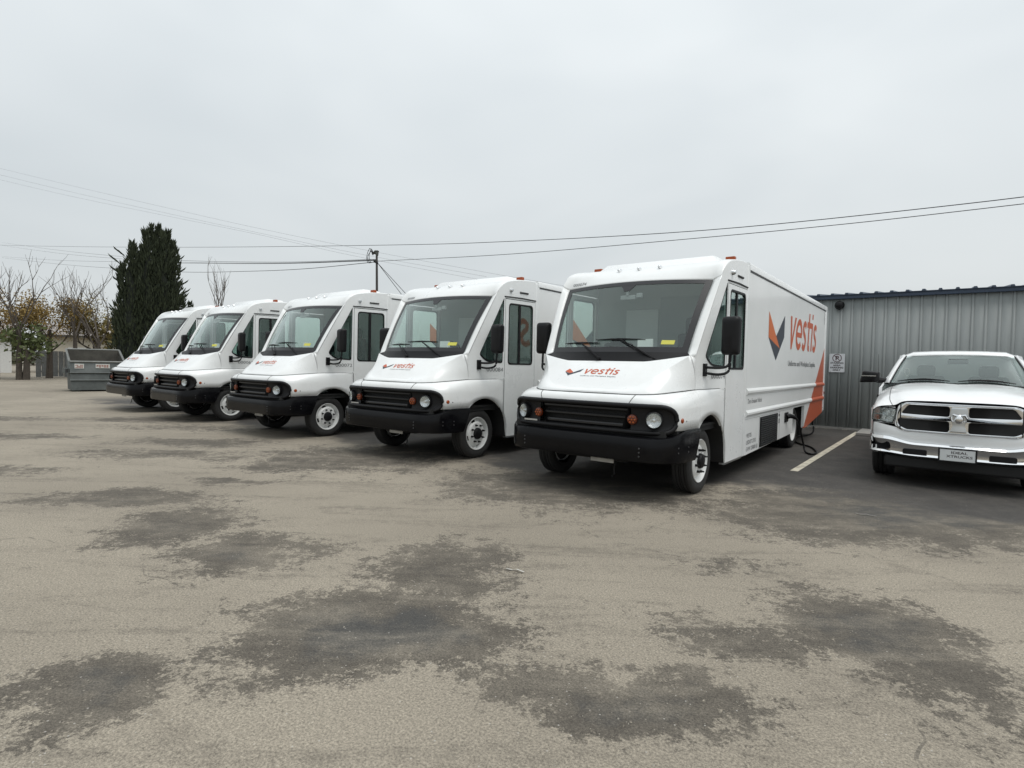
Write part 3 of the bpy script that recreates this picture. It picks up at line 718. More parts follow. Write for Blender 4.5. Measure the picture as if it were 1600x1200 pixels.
    # --- grille
    # face surface follows the nose; stadium outline
    def arcpt(u):  # u in -1..1 along the nose plan curve up to y ~ .40
        k = abs(u) * GN; j = int(k); t = k - j; j = min(j, len(O) - 2); p = O[j].lerp(O[j + 1], t); d = O[min(j + 1, len(O) - 1)] - O[max(j - 1, 0)]
        nrm = Vector((d.y, -d.x, 0)).normalized()
        if u < 0: p = Vector((-p.x, p.y, 0)); nrm = Vector((-nrm.x, nrm.y, 0))
        return p, nrm
    us = [-1 + 2 * k / 80 for k in range(81)]
    podl = []
    for lo, hi_ in ((0, 26), (54, 80)):
        pods = MB(); podl.append(pods)
        rows = []
        for k in range(lo, hi_ + 1):
            p, n_ = arcpt(us[k]); h = hs(us[k]) * .93; row = []
            for v in range(9):
                tt = -1 + 2 * v / 8; dep = .004 - .022 * (1 - tt ** 4) * min(1, (1 - abs(us[k])) * 8)
                q = p + n_ * (dep + .006); row.append((q.x, q.y, zc + tt * h))
            rows.append(row)
        pods.add(gridg(rows))
    gr = empty('grille'); gr.parent = root
    for pods in podl: part(pods, 'lamp_pod', BLACK, gr)
    rim = []
    for k in range(81):
        p, n_ = arcpt(us[k]); q = p + n_ * .012; rim.append((q.x, q.y, zc + hs(us[k])))
    for k in range(80, -1, -1):
        p, n_ = arcpt(us[k]); q = p + n_ * .012; rim.append((q.x, q.y, zc - hs(us[k])))
    part(MB().tube(rim, .027, 16), 'grille_rim', BLACK, gr)
    part(MB().box(-.62, .62, .19, .20, .80, 1.10), 'grille_backing', DARK, gr)
    for z, h, xl in ((1.062, .022, .58), (.972, .019, .565), (.874, .022, .54)):
        rows = []
        for k in range(25):
            x = -xl + 2 * xl * k / 24; y = .085 + .02 * (x / .6) ** 2 + .02
            rows.append([(x, y + .05, z + h), (x, y + .004, z + h), (x, y - .006, z + h * .4), (x, y - .006, z - h * .5), (x, y + .006, z - h), (x, y + .05, z - h)])
        part(MB().add(gridg(rows)), 'slat', mat('grille_slat_plastic', (.012, .012, .013), .32, spec=.5), gr)
    for s in (-1, 1):   # slanted cheeks of the opening
        part(MB().add(gridg([[(s * .59, .10, 1.09), (s * .62, .20, 1.10)], [(s * .52, .09, .84), (s * .60, .20, .82)]])), 'grille_cheek', BLACK, gr)
    part(MB().box(-.86, -.66, .088, .10, .842, .862), 'badge_plate', ALU, gr)
    for s in (-1, 1):
        ang = math.atan2(.30, 1.0) * s
        def put(cx, cy, cz, a_):
            def fn(x, y, z):
                return (cx + x * math.cos(a_) - y * math.sin(a_), cy + x * math.sin(a_) + y * math.cos(a_), cz + z)
            return fn
        f1 = put(s * .893, .128, .958, rad(20) * s)
        hl = MB().add(lathe([(.0, .014), (.03, .010), (.06, -.002), (.082, -.016)], 24, 'Y'), f1); hlo = part(hl, 'headlight', REFL)
        MB().add(lathe([(.082, -.016), (.087, -.024), (.097, -.016), (.102, .035)], 24, 'Y'), f1).build('bezel', BLACK, hlo)
        MB().add(lathe([(.0, -.030), (.04, -.027), (.07, -.022), (.084, -.017)], 24, 'Y'), f1).build('lens', GLASSC, hlo)
        MB().add(lathe([(.0, -.014), (.016, -.010), (.02, .0), (.02, .02)], 12, 'Y'), f1).build('bulb', CHROME, hlo)
        f2 = put(s * .645, .092, .953, rad(8) * s)
        ts = MB().add(lathe([(.0, -.014), (.045, -.012), (.056, -.004), (.06, .02)], 20, 'Y'), f2); tso = part(ts, 'turn_signal', mat('dark_amber_lens', (.10, .018, .005), .25))
        b = MB()
        for k in range(7):
            a = 2 * math.pi * k / 6; r_ = .034 if k < 6 else 0
            b.add(lathe([(0, -.024), (.010, -.021), (.013, -.010)], 8, 'Y'), lambda x, y, z, a=a, r_=r_, f2=f2: f2(x + r_ * math.cos(a), y, z + r_ * math.sin(a)))
        b.build('led', AMBERD, tso)
    # --- mirrors
    for s in (-1, 1):
        prof = rpoly([(-.105, -.235), (.105, -.235), (.115, .235), (-.105, .235)], .05)
        b = MB(); rings = []
        for y_, k in ((-.075, .55), (-.062, .82), (-.03, .97), (.0, 1.0), (.045, .98), (.055, .93)): rings.append([(x * k, y_, z * (1 - (1 - k) * .55)) for x, z in prof])
        vs, fs = gridg(rings, True); n_ = len(prof); fs = fs + [tuple(range(n_))[::-1], tuple(range(5 * n_, 6 * n_))]
        a_ = -s * rad(8)
        b.add((vs, fs), lambda x, y, z: (s * 1.372 + x * math.cos(a_) - y * math.sin(a_), 1.24 + x * math.sin(a_) + y * math.cos(a_), z + 1.955))
        mo = part(b, 'side_mirror', BLACK, sharp=45)
        MB().add(plate(rpoly([(-.085, -.2), (.085, -.2), (.09, .2), (-.085, .2)], .04), (), .004), lambda x, y, z: (s * 1.372 + x, 1.30 + z + x * s * -.14, y + 1.955)).build('mirror_glass', CHROME, mo)
        b = MB()
        b.tube(catmull([(s * 1.115, 1.10, 1.565), (s * 1.25, 1.13, 1.560), (s * 1.34, 1.19, 1.575), (s * 1.372, 1.23, 1.63), (s * 1.375, 1.245, 1.76)], 5), .016, 8)
        b.tube(catmull([(s * 1.115, 1.10, 1.495), (s * 1.27, 1.14, 1.480), (s * 1.36, 1.21, 1.515), (s * 1.375, 1.24, 1.62)], 5), .016, 8)
        b.box(*sorted((s * 1.095, s * 1.135)), 1.055, 1.135, 1.455, 1.61)
        b.build('arm', BLACK, mo)
    # --- wipers
    for x0, x1, xb in ((-.10, -.45, .30), (.62, .12, .34)):
        sA = x0 / .966
        pv = ws(sA, 0) + Vector((0, -.06, -.085)); tip = ws(x1 / .98, .16) + Vector((0, -.03, .02))
        if x0 < 0: tip = ws(x1 / .98, .115) + Vector((0, -.03, .02))
        b = MB(); mid = pv.lerp(tip, .5) + Vector((0, -.02, .015))
        b.tube([pv, pv.lerp(tip, .32) + Vector((0, -.018, .01)), mid, tip], [.017, .014, .009, .007], 6)
        b.tube([pv + Vector((-.03, 0, .02)), mid + Vector((-.03, 0, -.01)), tip], .004, 5)
        b.add(lathe([(0, -.035), (.022, -.03), (.026, 0)], 10, 'Y'), lambda x, y, z: (x + pv.x, y + pv.y, z + pv.z))
        wp = part(b, 'wiper', BLACK)
        b = MB(); pts = []
        for k in range(9):
            xx = tip.x - xb + 2 * xb * k / 8; t_ = .115 if x0 < 0 else .16
            p = ws(max(-.99, xx / .98), t_ + .006 * math.sin(math.pi * k / 8)) + Vector((0, -.012, .008)); pts.append(p)
        b.tube(pts, [.005, .008, .010, .013, .015, .013, .010, .008, .005], 6)
        b.build('blade', BLACK, wp)
    # --- cargo box
    BB = [(2.56, .30), (5.93, .352), (5.95, .80), (6.0, .825), (7.0, .825), (7.05, .80), (7.06, .36), (7.28, .352), (9.24, .56), (9.36, .60), (9.36, 3.0), (2.56, 3.0)]
    box = None
    for s in (-1, 1):
        vs, fs = plate(BB, (), .05)
        b = MB().add((vs, fs), lambda y, z, d, s=s: (s * (1.175 + d), y, z))
        if box is None: box = b
        else: box.v, box.f = box.v + b.v, box.f + [tuple(i + len(box.v) for i in f) for f in b.f]
    box.box(-1.19, 1.19, 2.555, 2.60, .80, 3.0)
    box.box(-1.19, 1.19, 9.33, 9.37, .62, 3.0)
    box.box(-1.185, 1.185, 2.58, 9.35, .82, .88)
    cargo = part(box, 'cargo_box', BOXW, weld=False, sharp=30)
    b = MB(); b.add(gridg([[(-1.19, y, 3.0), (-1.15, y, 3.05), (-.6, y, 3.062), (0, y, 3.066), (.6, y, 3.062), (1.15, y, 3.05), (1.19, y, 3.0)] for y in (2.56, 9.37)])); part(b, 'box_roof', BOXW, cargo, solid=.01)
    for s in (-1, 1):
        rl = MB(); pf = [(1.196, 2.955), (1.212, 2.962), (1.214, 3.035), (1.20, 3.06), (1.14, 3.072), (1.14, 3.06)]
        rl.add(gridg([[(s * x, y, z) for x, z in pf] for y in (2.60, 9.385)])); rl.add(([(s * x, 9.385, z) for x, z in pf], [tuple(range(6))])); rl.add(([(s * x, 2.60, z) for x, z in pf], [tuple(range(6))]))
        part(rl, 'roof_rail', WHITE, cargo)
        b = MB(); b.box(*sorted((s * 1.199, s * 1.206)), 2.66, 9.30, 2.935, 2.957); part(b, 'rail_groove', mat('gutter_grey', (.05, .052, .055), .6), cargo)
        for z0, z1 in ((1.178, 1.268), (.858, .948)):
            h = z1 - z0; pf = [(1.199, z0 - .004), (1.222, z0 + .016), (1.232, z0 + h * .35), (1.232, z0 + h * .65), (1.222, z1 - .016), (1.199, z1 + .004)]
            b = MB().add(gridg([[(s * x, y, z) for x, z in pf] for y in (2.66, 7.0, 9.28)])); b.add(([(s * x, 9.28, z) for x, z in pf], [tuple(range(6))])); b.add(([(s * x, 2.66, z) for x, z in pf], [tuple(range(6))]))
            part(b, 'rub_rail', BOXW, cargo, sharp=25)
        b = MB(); b.box(*sorted((s * 1.17, s * 1.212)), 9.27, 9.39, .60, 3.0); part(b, 'rear_corner_post', ALU if False else WHITE, cargo, bevel=.008)
        b = MB(); b.box(*sorted((s * 1.213, s * 1.222)), 9.29, 9.33, 1.00, 1.05); part(b, 'rear_reflector', RED, cargo)
        b = MB(); b.box(*sorted((s * 1.2005, s * 1.203)), 2.66, 5.92, .822, .826); b.box(*sorted((s * 1.2005, s * 1.203)), 3.45, 3.454, .315, .822); b.box(*sorted((s * 1.2005, s * 1.203)), 4.83, 4.834, .34, .822); part(b, 'skirt_seam', mat('soft_seam', (.35, .355, .35), .7), cargo)
    # roll-up rear door and rear bumper
    for k in range(9):
        part(MB().box(-1.05, 1.05, 9.372, 9.392, .92 + k * .215, .92 + k * .215 + .208), 'roll_up_slat', WHITE, cargo)
    part(MB().box(-1.1, 1.1, 9.38, 9.55, .52, .62), 'step_bumper', BLACK, cargo, bevel=.01)
    for s in (-1, 1): part(MB().box(*sorted((s * .9, s * 1.1)), 9.375, 9.40, .70, .80), 'tail_light', RED, cargo, bevel=.01)
    # vent and charge inlet on the left side
    vt = MB().box(1.199, 1.212, 3.50, 4.66, .335, .805); vent = part(vt, 'vent_grille', BLACK)
    b = MB()
    for k in range(13):
        z = .35 + k * .0345; b.add(gridg([[(1.213, 3.53, z), (1.222, 3.53, z + .012), (1.213, 3.53, z + .022)], [(1.213, 4.63, z), (1.222, 4.63, z + .012), (1.213, 4.63, z + .022)]]))
    b.build('louvres', BLACKG, vent)
    b = MB(); b.add(lathe([(0, .008), (.022, .008), (.025, 0)], 10, 'X'), lambda x, y, z: (x + 1.2, y + 4.80, z + .76)); b.box(1.2, 1.208, 4.785, 4.815, .62, .70); part(b, 'latch', BLACK)
    part(MB().box(1.199, 1.222, 5.22, 5.47, .60, .78), 'charge_inlet', BLACK, bevel=.015)
    # --- graphics
    def side_map(s, off):
        if s > 0: return lambda y, z, d: (1.2 + off, y, z)
        return lambda y, z, d: (-1.2 - off, 11.95 - y, z)
    def logo(fn, sub=None):
        o_ = ([(3.837, 2.483, 0), (4.363, 2.109, 0), (4.645, 1.912, 0), (3.843, 2.069, 0)], [(0, 3, 2, 1)])
        d_ = ([(4.974, 2.499, 0), (4.958, 2.117, 0), (4.385, 1.704, 0), (4.645, 1.912, 0), (4.363, 2.109, 0), (3.843, 2.069, 0)], [(0, 4, 3, 1), (1, 3, 2), (5, 2, 3)])
        return MB().add(o_, fn), MB().add(d_, fn)
    def word(fn, W=.118):
        b = MB(); sh = lambda x, y, z: fn(x + y * .16, y, z)
        b.add(([(0, .585, 0), (.125, .585, 0), (.225, .17, 0), (.395, .585, 0), (.525, .585, 0), (.235, -.02, 0), (.15, -.02, 0)], [(0, 6, 2, 1), (6, 5, 2), (2, 5, 4, 3)]), sh)
        arc = [(.83 + .235 * math.cos(a), .285 + .245 * math.sin(a)) for a in [rad(0 + 318 * k / 26) for k in range(27)]]
        b.add(stroke(arc, W), sh); b.add(stroke([(.62, .275), (1.10, .275)], W * .8), sh)
        def ess(x0):
            c = catmull([(x0 + .34, .475), (x0 + .25, .525), (x0 + .15, .52), (x0 + .075, .445), (x0 + .13, .345), (x0 + .25, .275), (x0 + .325, .18), (x0 + .265, .06), (x0 + .15, .04), (x0 + .03, .10)] if False else [Vector((x0 + a, c_, 0)) for a, c_ in ((.34, .475), (.25, .525), (.15, .52), (.075, .445), (.13, .345), (.25, .275), (.325, .18), (.265, .06), (.15, .04), (.03, .10))], 4)
            b.add(stroke([(p.x, p.y) for p in c], W), sh)
        ess(1.16)
        b.add(stroke([(1.79, .77), (1.79, .13), (1.81, .06), (1.86, .045), (1.92, .05)], W), sh); b.add(stroke([(1.60, .53), (2.20, .53)], W), sh)
        b.add(stroke([(2.15, .56), (2.15, 0)], W), sh); b.add(stroke([(2.15, .78), (2.15, .675)], W * 1.05), sh)
        ess(2.30)
        return b
    for s in (-1, 1):
        # (mirrored lay-out keeps the words readable on the right side)
        fl = side_map(1, .003) if s > 0 else (lambda y, z, d: (-1.203, 11.95 - y, z))
        a, c = logo(fl); part(a, 'emblem_flash', ORANGE2, cargo, sharp=None); part(c, 'emblem_wing', SLATE, cargo, sharp=None)
        part(word(lambda x, y, z, fl=fl: fl(5.36 + x * 1.005, 1.95 + y * 1.0, 0)), 'brand_lettering', ORANGE, cargo, sharp=None, weld=False)
        b = MB().add(textg('Uniforms and Workplace Supplies.', .10, 2.76, bold=.012), lambda x, y, z, fl=fl: fl(5.34 + x, 1.625 + y, 0)); part(b, 'tagline', GREYTXT, cargo, sharp=None, weld=False)
        b = MB().add(textg('Zero Emission Vehicle', .07, .80), lambda x, y, z, fl=fl: fl(2.76 + x, 1.05 + y, 0)); part(b, 'side_note', GREYTXT, cargo, sharp=None, weld=False)
        b = MB()
        for k, tx in enumerate(('VESTIS', 'USDOT 2710', 'GVW 23000 LB')): b.add(textg(tx, .062, (.27, .52, .64)[k]), lambda x, y, z, fl=fl, k=k: fl(2.75 + x, .55 - k * .10 + y, 0))
        part(b, 'registration_lettering', GREYTXT, cargo, sharp=None, weld=False)
    # hood graphics
    hz = lambda x, y: on_hood(x, y) + .004
    oq = [(-.475, .50), (-.415, .545), (-.325, .435), (-.375, .41)]
    def quad_on(pts, n=4):
        b = MB(); rows = []
        a, b_, c, d = [Vector(p) for p in pts]
        for i in range(n + 1):
            r_ = []
            for j in range(n + 1):
                p = a.lerp(b_, i / n).lerp(d.lerp(c, i / n), j / n); r_.append((p.x, p.y, hz(p.x, p.y)))
            rows.append(r_)
        return b.add(gridg(rows))
    em = quad_on([(-.475, .445), (-.425, .475), (-.345, .423), (-.385, .405)]); em.build('emblem_flash', ORANGE, hood, sharp=None)
    em = quad_on([(-.475, .441), (-.387, .402), (-.345, .419), (-.40, .380)]); em.add((lambda q: (q.v, q.f))(quad_on([(-.342, .420), (-.215, .475), (-.245, .432), (-.40, .380)]))); em.build('emblem_wing', SLATE, hood, sharp=None, weld=False)
    def hw(x, y, z):
        X = -.195 + x * .178; Y = .405 + y * .112
        return (X, Y, hz(X, Y))
    word(hw, .115).build('brand_lettering', ORANGE, hood, sharp=None, weld=False)
    MB().add(textg('Uniforms and Workplace Supplies.', .014, .50, bold=.01), lambda x, y, z: (-.215 + x, .372 + y, hz(-.215 + x, .372 + y))).build('tagline', GREYTXT, hood, sharp=None, weld=False)
    bm.free()
    # --- wheels
    tp = [(.262, .085), (.278, .106), (.318, .122), (.36, .118), (.388, .106), (.400, .092)]
    tread = []
    for k, x in enumerate((.088, .056, .048, .02, .012, -.012, -.02, -.048, -.056, -.088)): tread.append((.405 if True else 0, x))
    tr2 = [(.404, .088), (.405, .058), (.394, .055), (.394, .047), (.405, .044), (.405, .018), (.394, .015), (.394, .007), (.405, .004), (.405, -.004), (.394, -.007), (.394, -.015), (.405, -.018), (.405, -.044), (.394, -.047), (.394, -.055), (.405, -.058), (.404, -.088)]
    tprof = tp + tr2 + [(r_, -x) for r_, x in tp[::-1]]
    def wheel(name, x, y, s, rear=False):
        e = part(MB().add(lathe(tprof, 48), lambda a, b_, c: (a, b_, c)), name, RUBBER, loc=(x, y, .405), sharp=30)
        if not rear:
            pf = [(.225, -.08), (.242, .03), (.256, .085), (.270, .104), (.266, .113), (.256, .108), (.247, .088), (.238, .062), (.226, .052), (.198, .078), (.175, .098), (.11, .104), (.09, .104)]
            hid = lambda i, k: i == 8 and (k % 12) in (1, 2, 3)
        else:
            pf = [(.225, -.08), (.242, .03), (.256, .085), (.270, .104), (.266, .113), (.256, .108), (.245, .07), (.23, .0), (.205, -.02), (.17, -.028), (.09, -.03)]
            hid = lambda i, k: i == 8 and (k % 12) in (1, 2, 3)
        sgn = lambda a, b_, c: (s * a, b_, c)
        MB().add(lathe(pf, 48, 'X', hid), sgn).build('rim', RIMW, e, sharp=30)
        MB().add(lathe([(.0, -.02), (.215, -.02), (.215, -.05)], 24), sgn).build('brake_drum', DARK, e)
        hx = .104 if not rear else -.03
        MB().add(lathe([(.0, hx + .05), (.055, hx + .05), (.082, hx + .040), (.094, hx + .015), (.098, hx - .02)], 20), sgn).build('hub', BLACK, e, sharp=30)
        b = MB()
        for k in range(8):
            a = 2 * math.pi * (k + .35) / 8
            b.add(lathe([(0, hx + .05), (.009, hx + .048), (.011, hx + .028), (.016, hx + .022), (.017, hx - .01)], 8), lambda p, q, r_, a=a: (s * p, q + .142 * math.cos(a), r_ + .142 * math.sin(a)))
        b.build('lug_nuts', BLACK, e)
        return e
    for s in (-1, 1):
        wheel('front_wheel', s * .975, 1.129, s)
        wheel('rear_wheel', s * .99, 6.52, s, True)
        part(MB().add(lathe(tprof, 40)), 'inner_rear_tyre', RUBBER, loc=(s * .715, 6.52, .405), sharp=30)
    # --- underbody
    b = MB()
    for s in (-1, 1):
        b.box(*sorted((s * .36, s * .44)), .25, 9.3, .56, .74)
    b.box(-.95, .95, 1.08, 1.18, .36, .46); b.box(-.95, .95, 6.45, 6.59, .34, .48); b.box(-.6, .6, 2.2, 5.6, .34, .60); b.box(-1.1, 1.1, .30, 2.5, .78, .84); b.box(-.5, .5, .3, .9, .42, .6); b.box(-1.14, 1.14, 2.7, 5.9, .36, .42); b.box(-.2, .2, 6.3, 6.7, .28, .55)
    part(b, 'chassis', DARK)
    b = MB()
    for s in (-1, 1): b.box(*sorted((s * .84, s * .845)), 5.6, 7.4, .40, .84); b.box(*sorted((s * 1.0, s * 1.16)), 7.12, 7.13, .2, .8)
    part(b, 'mud_flap', DARK)
    # --- interior
    b = MB(); b.box(-1.14, 1.14, 2.49, 2.53, .84, 2.98); bk = part(b, 'bulkhead', BULK)
    MB().box(-.62, -.08, 2.465, 2.488, 1.2, 2.45).build('bulkhead_panel', BULKL, bk, bevel=.02)
    MB().box(-.05, .62, 2.47, 2.489, .9, 2.62).build('sliding_door', mat('sliding_door_grey', (.20, .215, .21), .6), bk)
    part(MB().box(-1.12, 1.12, .86, 2.5, .84, .87), 'cab_floor', DARK)
    db = MB(); db.add(gridg([[(-1.0, .80, 1.66), (1.0, .80, 1.66)], [(-1.04, .98, 1.70), (1.04, .98, 1.70)], [(-1.05, 1.22, 1.66), (1.05, 1.22, 1.66)], [(-1.05, 1.30, 1.5), (1.05, 1.30, 1.5)], [(-1.05, 1.25, .95), (1.05, 1.25, .95)]])); part(db, 'dashboard', DASH)
    part(MB().box(.22, .42, 1.10, 1.14, 1.68, 1.92).add(([(.02, .98, 1.705), (.26, .95, 1.705), (.28, 1.16, 1.69), (.04, 1.18, 1.69)], [(0, 1, 2, 3)])), 'dash_papers', PAPER)
    for x, tall in ((.58, 1), (-.62, 0)):
        st = MB(); st.box(x - .25, x + .25, 1.75, 2.2, 1.22, 1.36)
        se = part(st, 'seat', SEAT, bevel=.04)
        MB().box(x - .24, x + .24, 2.16, 2.30, 1.30, 1.92 if not tall else 2.05).build('backrest', SEAT, se, bevel=.05)
        MB().box(x - .13, x + .13, 2.16, 2.27, 2.0 if tall else 1.88, 2.28 if tall else 1.98).build('headrest', SEAT, se, bevel=.05)
        MB().box(x - .15, x + .15, 1.85, 2.1, .86, 1.22).build('pedestal', DARK, se)
    wb = MB(); R_ = .21; cw = Vector((.58, 1.42, 1.62)); ax = Vector((0, -.5, -.85)).normalized(); e1 = Vector((1, 0, 0)); e2 = ax.cross(e1)
    wb.tube([cw + e1 * R_ * math.cos(a) + e2 * R_ * math.sin(a) for a in [2 * math.pi * k / 28 for k in range(29)]], .015, 6)
    for a in (0, 2.1, 4.2): wb.tube([cw, cw + e1 * R_ * math.cos(a) + e2 * R_ * math.sin(a)], .012, 6)
    wb.tube([cw, cw + ax * .32], .03, 8); part(wb, 'steering_wheel', BLACK)
    mb_ = MB(); mp_ = ws(0.0, .84) + Vector((0, .05, 0)); mb_.box(mp_.x - .11, mp_.x + .11, mp_.y, mp_.y + .03, mp_.z - .09, mp_.z - .03); mb_.box(mp_.x + .12, mp_.x + .20, mp_.y, mp_.y + .05, mp_.z - .07, mp_.z - .01); mb_.box(mp_.x - .02, mp_.x + .02, mp_.y - .02, mp_.y + .02, mp_.z - .04, mp_.z + .05)
    part(mb_, 'dash_camera', mat('camera_grey', (.25, .26, .26), .4), bevel=.008)
    part(MB().add(gridg([[(-1.02, 1.50, 2.70), (1.02, 1.50, 2.70)], [(-1.1, 2.5, 2.93), (1.1, 2.5, 2.93)]])), 'headliner', BULKL)
    return root, rbvh
VAN, RBVH = make_van()
CH = {}
for o in bpy.data.objects:
    if o.parent: CH.setdefault(o.parent.name, []).append(o)
spots = [((-3.429, 5.842), 0.0, '000074', 'nearest white step van, beside the pickup, black charging cable in its side'),
         ((-7.109, 5.892), -0.1, '000084', 'white step van numbered 000084, second from the pickup'),
         ((-11.036, 5.777), -0.6, '000072', 'white step van numbered 000072, middle one of the row of five'),
         ((-15.079, 5.819), -1.2, '000067', 'white step van, fourth from the pickup, between the middle van and the last one'),
         ((-18.44, 5.90), -0.75, None, 'farthest white step van, at the end of the row by the dumpster')]
for i, ((x, y), a, num, lab) in enumerate(spots):
    r = VAN if i == 0 else copy_tree(VAN, None, CH)
    r.location = (x, y, 0); r.rotation_euler = (0, 0, rad(a)); setp(r, lab, 'van', 'white step vans parked in a row')
    if not num: continue
    for s in (-1, 1):
        f = (lambda p, q, z: (xcab(1.26 + p) + .005, 1.26 + p, 1.425 + q)) if s > 0 else (lambda p, q, z: (-xcab(1.62 - p) - .005, 1.62 - p, 1.425 + q))
        MB().add(textg(num, .068, .36), f).build('fleet_number', GREYTXT, r, sharp=None, weld=False)
    def onroof(p, q, z):
        x_ = -1.0 + p; z_ = 2.722 + q + p * .02; h = RBVH.ray_cast(Vector((x_, .2, z_)), Vector((0, 1, 0)))
        return (x_, (h[0].y if h[0] else 1.4) - .006, z_)
    MB().add(textg(num, .045, .25), onroof).build('fleet_number', GREYTXT, r, sharp=None, weld=False)
    MB().add(textg(num, .075, .33), lambda p, q, z: (1.204, 9.12 - q, 2.62 + p)).build('fleet_number', DARKTXT, r, sharp=None, weld=False)
# ------------------------------------------------------------------ charging cable
cc = empty('charging_cable', (-1.95, 11.6, 0)); setp(cc, 'black charging cable plugged into the nearest van and looped on the ground', 'cable')
off = Vector((-1.95, 11.6, 0))
cpts = [(-2.13, 11.28, .70), (-2.08, 11.36, .66), (-2.05, 11.50, .52), (-2.05, 11.66, .36), (-2.03, 11.80, .16), (-1.98, 11.72, .03), (-1.84, 11.50, .022), (-1.80, 11.75, .022), (-1.90, 12.2, .022), (-2.05, 12.6, .022), (-2.35, 13.05, .022), (-2.6, 13.9, .022), (-2.45, 15.2, .022), (-2.7, 17.05, .022), (-2.75, 17.14, .15), (-2.75, 17.14, .9)]
MB().tube([p - off for p in catmull(cpts, 6)], .017, 8).build('cord', BLACK, cc)
b = MB(); b.tube([Vector(p) - off for p in ((-2.215, 11.19, .70), (-2.17, 11.23, .715), (-2.12, 11.29, .695), (-2.08, 11.36, .655))], [.05, .045, .035, .02], 10); b.build('plug', BLACK, cc)

